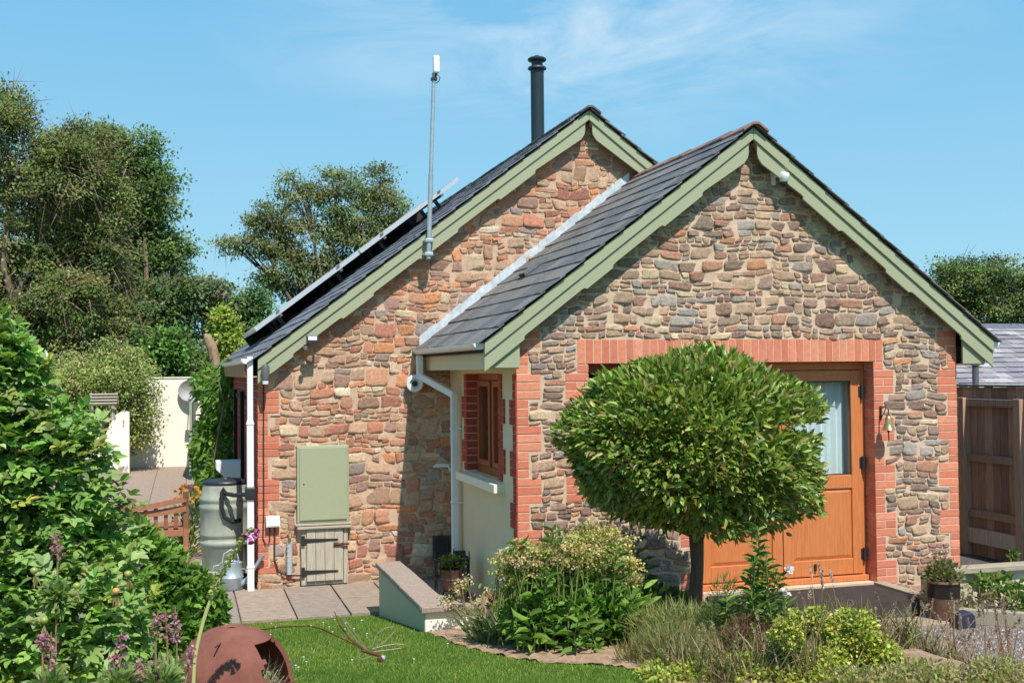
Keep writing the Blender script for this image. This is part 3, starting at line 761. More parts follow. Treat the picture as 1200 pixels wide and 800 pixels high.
# --- gutters and downpipes ---------------------------------------------------
def gutter(xc, zt, y0, y1, r=.056):
    m = MB(); n_ = 10; V = []; F = []
    for yy in (y0, y1):
        for k in range(n_+1):
            a = math.pi+math.pi*k/n_; V.append((xc+r*math.cos(a), yy, zt+r*.95*math.sin(a)))
        for k in range(n_,-1,-1):
            a = math.pi+math.pi*k/n_; V.append((xc+(r-.004)*math.cos(a), yy, zt+(r-.004)*.95*math.sin(a)))
    q = 2*(n_+1); F = [(i,(i+1)%q,(i+1)%q+q,i+q) for i in range(q)]
    m.add(V, F)
    for yy in (y0-.003, y1-.003):
        m.add([(xc+r*math.cos(math.pi+math.pi*k/n_), yy, zt+r*.95*math.sin(math.pi+math.pi*k/n_)) for k in range(n_+1)]+[(xc+r*math.cos(math.pi+math.pi*k/n_), yy+.006, zt+r*.95*math.sin(math.pi+math.pi*k/n_)) for k in range(n_+1)],
              [tuple(range(n_+1)), tuple(range(2*n_+1,n_,-1))]+[(i,i+1,i+n_+2,i+n_+1) for i in range(n_)])
    y = y0+.02
    while y < y1:
        rr = r+.006
        V = []
        for yy in (y, y+.035):
            for k in range(n_+1):
                a = math.pi+math.pi*k/n_; V.append((xc+rr*math.cos(a), yy, zt+.006+rr*.95*math.sin(a)))
        m.add(V, [(k,k+1,k+n_+2,k+n_+1) for k in range(n_)]); y += .85
    return m.build('gutter', M['upvc'], house, smooth=True)
gutter(AX-HW-.035, ext_top(AX-HW)-.005, -.12, YM-.02)
gutter(AX+HW+.035, ext_top(AX+HW)-.005, -.12, YM-.02)
gutter(XM-.115, 2.36, YM-.15, Y_END)
def sqpipe(pts, w=.066, name='downpipe', m_='upvc'):
    m = MB()
    P = [np.array(p, float) for p in pts]
    for a, b in zip(P[:-1], P[1:]):
        d = (b-a)/np.linalg.norm(b-a); m.bar(a-d*w*.2, b+d*w*.2, w, w, up=(0,1,0) if abs(d[2]) > .5 else (0,0,1))
    return m, name, m_
xg = AX-HW-.035
m, a, b = sqpipe([(xg,2.44,2.37),(xg,2.44,2.17),(-.075,2.06,1.97),(-.075,2.06,.05)])
for z in (1.62,.86): m.box(-.115,.0,2.02,2.10,z-.012,z+.012)
m.build(a, M[b], house, bevel=.008)
m, a, b = sqpipe([(XM-.082,YM-.115,2.37),(XM-.082,YM-.115,1.72)], .058); m.build(a, M['upvc'], house, bevel=.006)
m, a, b = sqpipe([(XM-.082,YM-.115,1.72),(XM-.082,YM-.115,.015)], .068)
for z in (1.70,.25): m.box(XM-.082-.039, XM-.082+.039, YM-.154, YM-.076, z-.012, z+.012)
m.build(a, M[b], house, bevel=.006)

# --- lead flashing on the main gable along the extension's roof ---------------
m = MB(); n_ = 9; xs_ = np.linspace(xg+.02, 2.10, n_*3+1)
def fz(x): return ext_top(x)+.045
for i in range(n_*3):
    a, b = xs_[i], xs_[i+1]; jj = .004*((i//3) % 2)
    up = .105+.008*math.sin(i*2.1); y = YM-.022-jj-.004*math.sin(i*1.3)
    m.add([(a,y,fz(a)-.01),(b,y,fz(b)-.01),(b,y,fz(b)+up),(a,y,fz(a)+up),(a,y+.012,fz(a)-.01),(b,y+.012,fz(b)-.01),(b,y+.012,fz(b)+up),(a,y+.012,fz(a)+up),
           (a,y-.11,fz(a)+.002+.004*math.sin(i*1.9)),(b,y-.11,fz(b)+.002+.004*math.sin(i*1.9+1.9))], [(0,1,2,3),(4,7,6,5),(3,2,6,7),(8,9,1,0)])
m.build('lead_flashing', M['lead'], house)
# flue through the roof
m = MB(); fx, fyy = 1.95, 5.5
m.lathe([(.092,4.3),(.092,6.32),(.094,6.33),(.094,6.34),(.092,6.35),(.092,6.36)], (fx,fyy,0), 28)
m.lathe([(.09,6.36),(.128,6.372),(.130,6.388),(.115,6.405),(.088,6.415),(.078,6.42),(.078,6.475),(.118,6.485),(.13,6.50),(.128,6.518),(.10,6.535),(.04,6.55),(.03,6.565),(.0,6.57)], (fx,fyy,0), 28)
m.build('flue_pipe', M['flue'], house, smooth=True, ang=50)
m = MB(); m.tube([(-.02,YM-.02,1.21),(-.17,YM-.05,1.22),(-.20,YM-.05,1.2),(-.04,YM-.06,1.20),(-.02,YM-.09,1.15)], .012, 8)
m.build('overflow_pipe', M['upvc'], house, smooth=True)
m = MB(); m.box(-.21, -.06, YM-.16, YM-.02, .20, .46); m.build('boiler_box', M['dark'], house, bevel=.01)
m = MB(); m.lathe([(.05,0),(.05,.11),(.035,.115),(.035,.08)], (0,1.96,.33), 16, axis=(-1,0,0)); m.build('flue_terminal', M['blackplastic'], house, smooth=True)

# ================================================================== FIXED TO THE COTTAGE
# antenna mast clamped to the bargeboard
P0 = at(502, 300, YM-.20); P1 = at(508.5, 88, YM-.20)
t = thing('antenna_mast', 'slim grey antenna mast with a white box aerial clamped to the bargeboard', 'antenna', P0)
m = MB(); m.tube([P0-(0,0,.03), P0+(P1-P0)*.45], .026, 12); m.tube([P0+(P1-P0)*.45, P1+(0,0,.02)], .021, 12); m.build('mast', M['galv'], t, smooth=True)
m = MB()
for f in (.01, .085):
    c = P0+(P1-P0)*f; m.box(c[0]-.045, c[0]+.045, c[1]-.035, c[1]+.05, c[2]-.018, c[2]+.018); m.tube([c+(-.05,-.0,0), c+(-.05,.1,0)], .008, 6); m.tube([c+(.05,-.0,0), c+(.05,.1,0)], .008, 6)
m.build('clamp', M['galv'], t, bevel=.004)
m = MB(); c = P1+np.array((.02,-.03,.11)); m.box(c[0]-.036, c[0]+.036, c[1]-.03, c[1]+.03, c[2]-.10, c[2]+.09); m.build('aerial', M['upvc'], t, bevel=.02)
m = MB(); c = P1; m.tube([c+(0,0,-.06), c+(.02,-.01,.02)], .017, 8); m.box(c[0]-.03,c[0]+.03,c[1]-.03,c[1]+.03,c[2]-.06,c[2]-.03); m.tube([c+(.03,-.02,.0), c+(.06,-.03,-.03), c+(.05,-.02,-.07), c+(.02,0,-.09)], .005, 6)
m.build('bracket', M['blackplastic'], t)

# solar panels on rails above the left slope
PT = math.sqrt(1+MT*MT); pc_, ps_ = 1/PT, MT/PT
def ps(s, h, y): # s down the slope from the ridge, h above the board tops
    return np.array((MX-s*pc_-h*ps_, y, MA-s*ps_+h*pc_))
S0 = (MX-1.22)/pc_
def panel(s0, y0, label):
    t = thing('solar_panel', label, 'solar panel', ps(s0, .26, y0), 'solar panels on the cottage roof')
    m = MB(); L_, Wd = 1.80, 1.02
    for (a,b,c,d) in ((0,L_,0,.03),(0,L_,Wd-.03,Wd),(0,.03,.03,Wd-.03),(L_-.03,L_,.03,Wd-.03)):
        V = [ps(s0+s, h, y0+y) for h in (.20,.255) for s,y in ((a,c),(b,c),(b,d),(a,d))]
        m.add(V, [(0,1,2,3),(7,6,5,4),(0,4,5,1),(1,5,6,2),(2,6,7,3),(3,7,4,0)])
    m.build('frame', M['steel'], t)
    m = MB(); V = [ps(s0+s, h, y0+y) for h in (.238,.250) for s,y in ((.03,.03),(L_-.03,.03),(L_-.03,Wd-.03),(.03,Wd-.03))]
    m.add(V, [(0,1,2,3),(7,6,5,4),(0,4,5,1),(1,5,6,2),(2,6,7,3),(3,7,4,0)]); m.build('glass', M['panel'], t)
    for s in (.35, 1.40):
        m = MB(); m.bar(ps(s0+s,.18,y0-.02), ps(s0+s,.18,y0+1.01), .04, .036, up=tuple(ps(0,1,0)-ps(0,0,0)))
        m.bar(ps(s0+s,.03,y0+.5), ps(s0+s,.16,y0+.5), .05, .05)
        m.bar(ps(s0+s-.025,.252,y0-.01), ps(s0+s+.025,.252,y0-.01), .03, .014, up=tuple(ps(0,1,0)-ps(0,0,0)))
        m.build('mounting_rail', M['greypipe'], t)
    m = MB(); V = [ps(s0+s, h, y0+y) for h in (.203,.222) for s,y in ((.032,.032),(1.768,.032),(1.768,.988),(.032,.988))]
    m.add(V, [(0,1,2,3),(7,6,5,4),(0,4,5,1),(1,5,6,2),(2,6,7,3),(3,7,4,0)]); m.build('back_sheet', M['dark'], t)
    if y0 > 8.3:  # added dark plate, blocks light showing through the gap under the panels
        m = MB(); V = [ps(s0+s, h, y0+y) for h in (.035,.200) for s,y in ((-.02,1.0),(1.82,1.0),(1.82,1.012),(-.02,1.012))]
        m.add(V, [(0,1,2,3),(7,6,5,4),(0,4,5,1),(1,5,6,2),(2,6,7,3),(3,7,4,0)]); m.build('gap_blocker', M['dark'], t)
    return t
for j in range(3):
    w_ = ('nearest', 'middle', 'farthest')[j]
    panel(S0, 6.6+j*1.045, w_+' solar panel of the upper row, beside the roof ridge')
    panel(S0+1.83, 6.6+j*1.045, w_+' solar panel of the lower row, towards the left gutter')

# small fittings
def fit(x, y, Y): return at(x, y, Y)
c = fit(908, 209, -.05); t = thing('security_camera', 'white dome security camera under the right bargeboard near the front gable peak', 'camera', c)
m = MB(); m.box(c[0]-.02,c[0]+.02,-.03,-.005,c[2]-.06,c[2]+.06); m.tube([c+(0,.04,.03), c+(.03,-.03,.02)], .014, 8); m.build('bracket', M['upvc'], t)
m = MB(); m.lathe([(.0,-.02),(.03,-.02),(.042,.02),(.045,.06),(.035,.075),(0,.08)], c+(.05,-.07,-.03), 16, axis=(.1,-.25,1)); m.build('housing', M['upvc'], t, smooth=True)
m = MB(); m.lathe([(.0,-.045),(.02,-.04),(.033,-.02),(.036,.0),(0,.01)], c+(.05,-.075,-.045), 16); m.build('lens_dome', M['blackplastic'], t, smooth=True)
c = fit(366, 398, YM-.22); t = thing('floodlight', 'small black floodlight under the left bargeboard of the rear gable', 'floodlight', c)
m = MB(); m.box(c[0]-.06,c[0]+.06,c[1]-.02,c[1]+.03,c[2]-.045,c[2]+.045); m.tube([c+(-.07,.03,-.05),c+(-.07,.09,-.07)], .014, 6); m.tube([c+(.05,.02,.0),c+(.05,.10,.02)], .014, 6); m.build('housing', M['blackplastic'], t, bevel=.01)
m = MB(); m.box(c[0]-.045,c[0]+.045,c[1]-.024,c[1]-.019,c[2]-.005,c[2]+.035); m.build('lamp_glass', M['upvc'], t)
m = MB(); m.lathe([(0,-.03),(.02,-.025),(.026,0),(.02,.02)], c+(-.07,-.0,-.085), 12); m.build('sensor', M['greypipe'], t, smooth=True)
c = fit(311, 439, YM-.18); t = thing('outdoor_sensor', 'grey rounded outdoor sensor below the left end of the rear bargeboard', 'sensor', c)
m = MB(); m.lathe([(.0,-.06),(.035,-.055),(.042,0),(.042,.07),(.03,.1),(0,.11)], c, 14); m.build('housing', M['greypipe'], t, smooth=True)
m = MB(); m.lathe([(0,-.10),(.03,-.095),(.034,-.062),(0,-.06)], c, 14); m.build('lens', M['upvc'], t, smooth=True)
m = MB(); m.bar(c+(0,.03,.03), c+(0,.15,.03), .03, .03); m.build('bracket', M['greypipe'], t)
c = fit(486, 449, YM-.10); t = thing('round_lamp', 'round white wall lamp on the rear gable behind the extension downpipe', 'wall lamp', c)
m = MB(); m.lathe([(.085,-.075),(.09,-.02),(.095,.0),(.085,.03),(.055,.032),(.05,.012),(0,.010)], c, 24, axis=(-.2,-1,-.1)); m.build('body', M['upvc'], t, smooth=True)
m = MB(); m.lathe([(.0,.02),(.032,.02),(.03,.045),(.015,.05),(.0,.05)], c, 18, axis=(-.2,-1,-.1)); m.build('lens', M['blackplastic'], t, smooth=True)

# bell by the door
c = fit(1041, 492, -.13); t = thing('door_bell', 'brass bell hanging from an iron bracket right of the orange door', 'bell', c)
m = MB(); m.lathe([(.0,.055),(.018,.052),(.03,.03),(.034,-.01),(.045,-.05),(.062,-.078),(.064,-.084),(.056,-.082),(.0,-.03)], c+(0,0,-.01), 24); m.build('bell_body', M['bell'], t, smooth=True, ang=60)
m = MB(); m.tube([c+(0,0,-.03), c+(0,0,-.10)], .004, 6); m.lathe([(0,-.016),(.013,-.008),(.013,.006),(0,.014)], c+(0,0,-.10), 10); m.tube([c+(0,0,-.11), c+(.0,-.005,-.20)], .006, 6); m.build('clapper', M['rust'], t)
m = MB(); yb = -.012; a = np.array((c[0],yb,c[2]))
m.box(a[0]-.012,a[0]+.012,-.014,-.008,a[2]+.0,a[2]+.13); m.tube([a+(0,0,.11), a+(0,-.07,.125), a+(0,-.125,.10), c+(0,-.0,.055)], .007, 8); m.tube([a+(0,0,.02), a+(0,-.05,.06), a+(0,-.08,.115)], .005, 6)
m.build('bracket', M['rust'], t)

# meter cabinet, plank cupboard, cables, tap on the main gable
t = thing('meter_cabinet', 'flat sage green meter cabinet on the stone wall above the plank cupboard', 'cabinet', (-1.37, YM-.02, .65))
m = MB(); m.box(-1.64,-1.10, YM-.05, YM+.02, .655, 1.455); m.build('case', M['green_paint'], t, bevel=.008)
m = MB(); m.box(-1.615,-1.125, YM-.064, YM-.049, .685, 1.435); m.build('door', M['green_paint'], t, bevel=.004)
m = MB(); m.lathe([(.008,0),(.008,.004),(0,.004)], (-1.57,YM-.064,1.06), 8, axis=(0,-1,0)); m.build('lock', M['dark'], t)
m = MB(); m.box(-1.66,-1.08, YM-.075, YM-.0, .632, .652); m.build('drip_board', M['greywood'], t, bevel=.004)
t = thing('plank_cupboard', 'weathered grey plank cupboard door with black strap hinges under the green cabinet', 'cupboard', (-1.37, YM, 0))
m = MB()
m.box(-1.60,-1.55,YM-.06,YM,0.02,.60); m.box(-1.165,-1.12,YM-.06,YM,.02,.60); m.box(-1.548,-1.167,YM-.05,YM,.02,.055); m.build('frame', M['greywood'], t, bevel=.004)
m = MB(); V = []
m.add([(-1.64,YM-.10,.60),(-1.08,YM-.10,.60),(-1.08,YM-.002,.625),(-1.64,YM-.002,.625),(-1.64,YM-.10,.615),(-1.08,YM-.10,.615),(-1.08,YM-.002,.645),(-1.64,YM-.002,.645)],[(0,3,2,1),(4,5,6,7),(0,1,5,4),(1,2,6,5),(2,3,7,6),(3,0,4,7)])
m.build('lid_board', M['plank'], t)
m = MB()
for i in range(4): m.box(-1.546+i*.0945,-1.546+i*.0945+.0915,YM-.072-random.uniform(0,.003),YM-.045,.06,.592)
m.build('door', M['greywood'], t, bevel=.003)
for z in (.48,.155):
    m = MB(); m.prism([(-1.57,z-.022),(-1.57,z+.022),(-1.23,z+.009),(-1.22,z),(-1.23,z-.009)], lambda a,b,d: (a,d,b), YM-.081, YM-.075)
    m.box(-1.60,-1.565,YM-.082,YM-.06,z-.05,z+.05); m.build('strap_hinge', M['blackmetal'], t)
m = MB(); m.tube([(-1.27,YM-.086,.43),(-1.11,YM-.086,.43)], .011, 8); m.box(-1.27,-1.22,YM-.082,YM-.076,.41,.45); m.box(-1.19,-1.17,YM-.095,YM-.076,.415,.445); m.build('bolt', M['rust'], t)
t = thing('junction_box', 'small white junction box with black cables on the brick corner', 'junction box', (-1.88, YM-.03, .66))
m = MB(); m.box(-1.955,-1.815,YM-.07,YM-.008,.635,.745); m.box(-1.945,-1.825,YM-.075,YM-.069,.645,.735); m.build('case', M['upvc'], t, bevel=.006)
m = MB(); m.tube([(-1.97,YM-.014,2.25),(-1.975,YM-.014,1.5),(-1.975,YM-.014,.78),(-1.985,YM-.016,.52),(-1.96,YM-.02,.46),(-1.92,YM-.02,.47),(-1.915,YM-.02,.54),(-1.92,YM-.02,.64)], .007, 6)
m.tube([(-1.865,YM-.02,.64),(-1.87,YM-.02,.3),(-1.83,YM-.03,.17),(-1.75,YM-.04,.13),(-1.60,YM-.035,.12)], .008, 6); m.build('cable', M['blackplastic'], t)
t = thing('garden_tap', 'brass outdoor tap on a silver lagged pipe beside the plank cupboard', 'tap', (-1.72, YM-.04, .15))
m = MB(); m.tube([(-1.72,YM-.035,.14),(-1.715,YM-.035,.47)], .03, 12)
for z in np.arange(.17,.46,.05): m.tube([(-1.72,YM-.035,z),(-1.72,YM-.035,z+.008)], .0325, 12)
m.build('lagged_pipe', M['steel'], t, smooth=True)
m = MB(); m.tube([(-1.715,YM-.035,.47),(-1.715,YM-.035,.57)], .014, 8); m.tube([(-1.715,YM-.035,.55),(-1.715,YM-.09,.56),(-1.715,YM-.10,.52)], .012, 8); m.box(-1.735,-1.695,YM-.055,YM-.045,.59,.60); m.tube([(-1.715,YM-.05,.55),(-1.715,YM-.05,.60)], .006, 6); m.build('tap_head', M['bell'], t, smooth=True)

# ================================================================== PATIO
# water butt on a timber stand
bx, by = -2.335, 3.25
t = thing('butt_stand', 'low timber stand under the green water butt', 'stand', (bx,by,0))
m = MB()
for dx in (-.2,.2): m.box(bx+dx-.05,bx+dx+.05,by-.22,by+.22,.012,.10)
m.build('stand_leg', M['fencewood'], t)
m = MB(); m.box(bx-.28,bx+.28,by-.26,by+.26,.102,.125); m.build('stand_top', M['greywood'], t)
t = thing('water_butt', 'ribbed grey green plastic water butt with black lid beside the white downpipe', 'water butt', (bx,by,.125))
ZB = .125
m = MB(); m.lathe([(r*.92,ZB+(z-.205)*1.06) for r,z in [(.0,.205),(.245,.205),(.262,.23),(.275,.44),(.292,.455),(.296,.475),(.292,.49),(.275,.50),(.277,.535),(.292,.55),(.292,.565),(.283,.60),(.286,.80),(.296,.815),(.298,.845),(.284,.86),(.282,.885),(.294,.90),(.290,.925),(.270,.94),(.262,1.02),(.250,1.06),(0,1.06)]], (bx,by,0), 40)
m.build('barrel', M['butt'], t, smooth=True, ang=60)
m = MB(); m.lathe([(.237,1.03),(.242,1.05),(.235,1.063),(.19,1.075),(.06,1.083),(.055,1.095),(0,1.097)], (bx,by,0), 36); m.build('lid', M['blackplastic'], t, smooth=True)
yb_ = by-.29
m = MB(); m.tube([(XM-.09,YM-.12,.99),(-2.16,2.68,.96),(-2.26,2.85,.94),(-2.34,yb_,.95),(-2.37,yb_,1.0),(-2.38,yb_,.96),(-2.38,yb_,.80),(-2.35,yb_,.70),(-2.27,yb_,.65),(-2.19,yb_+.04,.66)], .023, 10); m.build('overflow_hose', M['blackplastic'], t, smooth=True)
m = MB(); m.box(XM-.135,XM-.03,YM-.17,YM-.06,.93,1.06); m.build('diverter', M['blackplastic'], t, bevel=.015)
m = MB(); m.tube([(bx-.02,by-.25,.25),(bx-.02,by-.31,.25),(bx-.02,by-.33,.20)], .022, 8); m.build('spigot', M['blackplastic'], t, smooth=True)
# watering can
wx, wy = -2.30, 2.62
t = thing('watering_can', 'galvanised watering can with long spout in front of the water butt', 'watering can', (wx,wy,.012))
m = MB(); m.lathe([(0,.014),(.125,.014),(.13,.02),(.125,.13),(.128,.135),(.122,.14),(.112,.27),(.115,.28),(.108,.283),(.10,.27),(0,.25)], (wx,wy,0), 28); m.build('can_body', M['galv'], t, smooth=True, ang=50)
m = MB(); m.tube([(wx+.09,wy-.05,.05),(wx+.17,wy-.08,.13),(wx+.30,wy-.12,.34)], [.03,.022,.016], 10); m.tube([(wx+.295,wy-.12,.335),(wx+.32,wy-.125,.36)], [.02,.026], 10); m.bar((wx+.1,wy-.03,.22),(wx+.22,wy-.09,.20), .008, .012); m.build('spout', M['galv'], t, smooth=True)
m = MB(); m.tube([(wx+.08,wy,.27),(wx+.06,wy,.37),(wx,wy,.41),(wx-.07,wy,.37),(wx-.09,wy,.27)], .009, 8); m.build('handle', M['galv'], t, smooth=True)
m = MB(); m.tube([(wx-.10,wy+.01,.26),(wx-.17,wy+.01,.25),(wx-.19,wy+.01,.18),(wx-.12,wy+.01,.08)], .009, 8); m.build('handle', M['galv'], t, smooth=True)
# hopper box on the side wall
c = at(285, 550, 5.4); t = thing('feeder_trough', 'pale grey trough hanging on the shaded side wall behind the water butt', 'trough', c)
m = MB(); m.prism([(-.42,.12),(0.0,.12),(0.0,-.12),(-.22,-.12),(-.42,.02)], lambda a,b,d: (XM-.007+a*.8, 5.4+d, c[2]+b), -.2, .2); m.build('trough_body', M['upvc'], t, bevel=.01)

# bench seen from behind
bx0, bx1, byb = -4.05, -2.74, 4.10
t = thing('garden_bench', 'reddish wooden garden bench with slatted seat and curved top rail on the paving', 'bench', (bx0,byb,0))
for x_ in (bx0, bx1):
    m = MB(); pts = [(x_,byb-.02,.012),(x_,byb+.03,.25),(x_,byb+.03,.45),(x_,byb-.03,.72),(x_,byb-.10,.90)]
    for a, b in zip(pts[:-1], pts[1:]): m.bar(a, b, .06, .055, up=(0,1,0))
    m.build('leg', M['benchwood'], t, bevel=.006)
    m = MB(); m.bar((x_,byb+.55,.012),(x_,byb+.55,.62),.055,.055,up=(0,1,0)); m.build('leg', M['benchwood'], t, bevel=.006)
    m = MB(); m.bar((x_,byb-.03,.635),(x_,byb+.60,.645),.06,.03); m.build('armrest', M['benchwood'], t, bevel=.006)
m = MB(); n_ = 14
for i in range(n_):
    a, b = i/n_, (i+1)/n_; f = lambda q: (bx0+(bx1-bx0)*q, byb-.075, .80-.09*math.sin(math.pi*q)*1.0); m.bar(f(a), f(b), .03, .06)
for i in range(n_):
    a, b = i/n_, (i+1)/n_; f = lambda q: (bx0+(bx1-bx0)*q, byb-.04, .69-.06*math.sin(math.pi*q)); m.bar(f(a), f(b), .03, .07)
m.build('top_rail', M['benchwood'], t)
m = MB()
for i in range(1,12): x_ = bx0+(bx1-bx0)*i/12; m.bar((x_,byb+.0,.47),(x_,byb-.045,.70),.045,.016,up=(0,1,0))
m.build('back_slats', M['benchwood'], t)
m = MB()
for i in range(6): y_ = byb+.02+i*.095; m.box(bx0+.03,bx1-.03,y_,y_+.075,.445,.468)
m.build('seat', M['benchwood'], t)
m = MB(); m.box(bx0+.03,bx1-.03,byb-.0,byb+.035,.37,.443); m.box(bx0+.03,bx1-.03,byb+.0,byb+.03,.13,.19); m.build('stretcher', M['benchwood'], t, bevel=.004)

# planter wall, sage green outside and white in front, with stone coping
PX, PZ = -1.05, .43
t = thing('planter_wall', 'low L shaped garden wall, sage green and white render with rough stone coping', 'wall', (PX, -1.1, 0))
m = MB(); m.prism([(PX,.92),(PX,-1.12),(-.28,-1.12),(-.28,-.96),(PX+.16,-.96),(PX+.16,.92)], lambda a,b,d: (a,b,d), -.05, PZ); m.build('wall_body', M['white_render'], t)
m = MB(); m.box(PX-.006, PX-.001, -1.118, .921, -.04, PZ-.002); m.box(PX-.005,PX+.16,.9212,.926,-.04,PZ-.002); m.build('green_face', M['green_paint'], t)
m = MB(); y = .95
for i in range(5):
    ln = .41; m.box(PX-.035, PX+.195, y-ln+.005, y, PZ+.001, PZ+.046+random.uniform(0,.006)); y -= ln
for x0,x1 in ((PX-.035,-.62),(-.612,-.26)): m.box(x0, x1, -1.16, -1.108 if x0 < -.9 else -.93, PZ+.001, PZ+.046)
m.build('coping', M['stonecap'], t, bevel=.008)

# black basket stand with a potted plant on the patio
c0 = np.array((-.28,1.32,.012))
t = thing('plant_stand', 'black iron basket stand holding the brown pot behind the planter wall', 'plant stand', c0)
m = MB(); r = .17
for z in (.40,.22): m.tube([c0+(r*math.cos(a),r*math.sin(a),z) for a in np.linspace(0,2*math.pi,25)], .008, 6)
for k in range(10):
    a = k*2*math.pi/10; m.tube([c0+(r*math.cos(a),r*math.sin(a),.40 if k % 2 else .46), c0+(r*math.cos(a),r*math.sin(a),.0 if k % 5 in (0,2) else .10)], .006, 6)
for k in range(4):
    a = k*math.pi/2+.3; m.tube([c0+(r*math.cos(a),r*math.sin(a),.10), c0+(0,0,.09)], .006, 6); m.tube([c0+(r*math.cos(a),r*math.sin(a),.4),c0+(r*math.cos(a),r*math.sin(a),.0)], .008, 6)
m.build('basket', M['blackmetal'], t)
t = thing('potted_succulent', 'brown pot of yellow green succulent rosettes inside the black basket stand', 'potted plant', c0+(0,0,.10))
m = MB(); m.lathe([(0,.10),(.085,.10),(.11,.15),(.135,.28),(.142,.29),(.142,.305),(.128,.305),(.12,.28),(0,.27)], c0, 24, col=lin(120,84,66)); m.build('pot', M['glaze'], t, smooth=True, ang=45)
n = 260; d = sph(n); d[:,2] = np.abs(d[:,2])*.8+.1
leaves('foliage', M['leaf'], t, c0+np.array((0,0,.31))+d*np.array((.11,.11,.09))*RNG.random((n,1)), d+np.array((0,0,.3)), RNG.uniform(.05,.09,n), .035, palette(n, [(.28,.36,.06),(.36,.40,.10),(.20,.30,.05)], .2))

# ================================================================== RIGHT SIDE
m = MB(); m.box(1.74, 3.47, -.78, -.03, -.04, .160)
for i in range(34): y_ = -.775+i*.0218; m.box(1.745, 3.465, y_, y_+.012, .1602, .172)
t = tag(m.build('ribbed_deck', M['ribdeck'], None), 'dark ribbed entrance deck in front of the orange double door', 'deck')
m = MB(); m.box(3.475, 3.60, -1.02, -.03, -.03, .195); tag(m.build('deck_edge_board', M['plank'], None, bevel=.006), 'weathered timber edge board along the right of the dark ribbed deck', 'board')
m = MB(); m.box(1.9, 3.9, -1.10, -.79, -.04, .035); struct(m.build('stone_step', M['stonecap'], None, bevel=.01))
m = MB(); m.box(4.47, 9, -.55, 7, -.05, .16); struct(m.build('side_yard', mat('yard_shade', (.075,.07,.065), .95, var=.3, vscale=8, bump=.5), None))  # dark ground colour stands in for the shade between house and fence
t = thing('timber_barrier', 'low weathered timber rail with white board beside the right house corner', 'barrier', (3.66,-.62,0))
m = MB(); m.box(3.60,3.70,-.69,-.57,-.02,.33); m.add([(3.595,-.70,.33),(3.705,-.70,.33),(3.705,-.56,.33),(3.595,-.56,.33),(3.62,-.66,.375),(3.68,-.66,.375),(3.68,-.60,.375),(3.62,-.60,.375)],[(4,5,6,7),(0,1,5,4),(1,2,6,5),(2,3,7,6),(3,0,4,7)]); m.build('post', M['greywood'], t, bevel=.006)
m = MB(); m.box(3.71,6.2,-.70,-.54,.345,.40); m.build('rail', M['plank'], t, bevel=.008)
m = MB(); m.box(3.71,6.2,-.635,-.60,.02,.343); m.build('white_board', M['board_white'], t)

FX = 5.5; fc = [lin(186,140,120), lin(168,124,108), lin(196,150,130), lin(158,116,102)]
t = thing('timber_fence', 'dark brown timber fence of close boards between house and shed', 'fence', (FX,.8,.15))
m = MB(); y = -.6
while y < 3.6:
    m.box(FX+.035, FX+.055, y+.003, y+.118, .16, 1.985+random.uniform(-.004,.004), tuple(np.array(random.choice(fc))*random.uniform(.85,1.15))); y += .12
m.build('boards', M['fencewood'], t)
for y in (.36, 1.24, 2.2):
    m = MB(); m.box(FX-.06, FX+.034, y-.05, y+.05, .1, 1.87, lin(182,142,120)); m.build('post', M['fencewood'], t, bevel=.005)
for z in (1.82, 1.22, .62):
    m = MB(); m.box(FX-.02, FX+.034, .41, 1.19, z-.04, z+.04, lin(170,132,112)); m.build('rail', M['fencewood'], t, bevel=.004)
m = MB(); m.box(FX-.03, FX+.034, .41, 1.19, .30, .46, lin(196,172,156)); m.build('gravel_board', M['fencewood'], t, bevel=.004)
m = MB(); m.box(FX+.0, FX+.09, -.6, 3.6, 1.99, 2.012, lin(118,104,92)); m.build('top_rail', M['fencewood'], t)

zr = at(1190,384,8.)[2]; ze = at(1190,456,5.4)[2]
t = thing('outbuilding', 'low outbuilding with mottled purple grey slate roof behind the timber fence', 'outbuilding', (12,8,0))
m = MB(); m.box(7,22,5.6,10.4,-.1,ze-.02); m.build('wall', M['white_render'], t)
m = MB(); rg = random.Random(8); run = 2.6; tt = (zr-ze)/run; L_ = run*math.sqrt(1+tt*tt); cc_, ss_ = 1/math.sqrt(1+tt*tt), tt/math.sqrt(1+tt*tt)
oc = [lin(168,163,166), lin(152,147,152), lin(182,178,178), lin(138,133,140), lin(162,153,154)]
for i in range(13):
    x = 6.8-(.13 if i % 2 else 0)
    while x < 20:
        s0, s1 = i*L_/13-.02, (i+1)*L_/13+.03; h0, h1 = .036+rg.uniform(-.004,.008), .016
        q = lambda s,h,x_: (x_, 8-(L_-s)*cc_-h*ss_, zr-(L_-s)*ss_+h*cc_)
        c = tuple(np.array(rg.choice(oc))*rg.uniform(.8,1.15)*.8); a, b = x+.002, x+.258
        m.add([q(s0,h0-.012,a),q(s0,h0-.012,b),q(s1,h1-.012,b),q(s1,h1-.012,a),q(s0,h0,a),q(s0,h0,b),q(s1,h1,b),q(s1,h1,a)],[(0,3,2,1),(4,5,6,7),(0,1,5,4),(1,2,6,5),(2,3,7,6),(3,0,4,7)], c); x += .26
m.build('roof_slates', M['slate'], t)
m = MB(); m.add([(6.8,8-run,ze-.01),(20,8-run,ze-.01),(20,8,zr),(6.8,8,zr),(20,8+run,ze-.01),(6.8,8+run,ze-.01)],[(0,1,2,3),(3,2,4,5)]); m.build('roof_deck', M['dark'], t)
m = MB(); m.prism([(8-.12,zr-.02),(8,zr+.075),(8+.12,zr-.02)], lambda a,b,d: (d,a,b), 6.8, 20, lin(92,94,108)); m.build('ridge', M['ridge'], t)

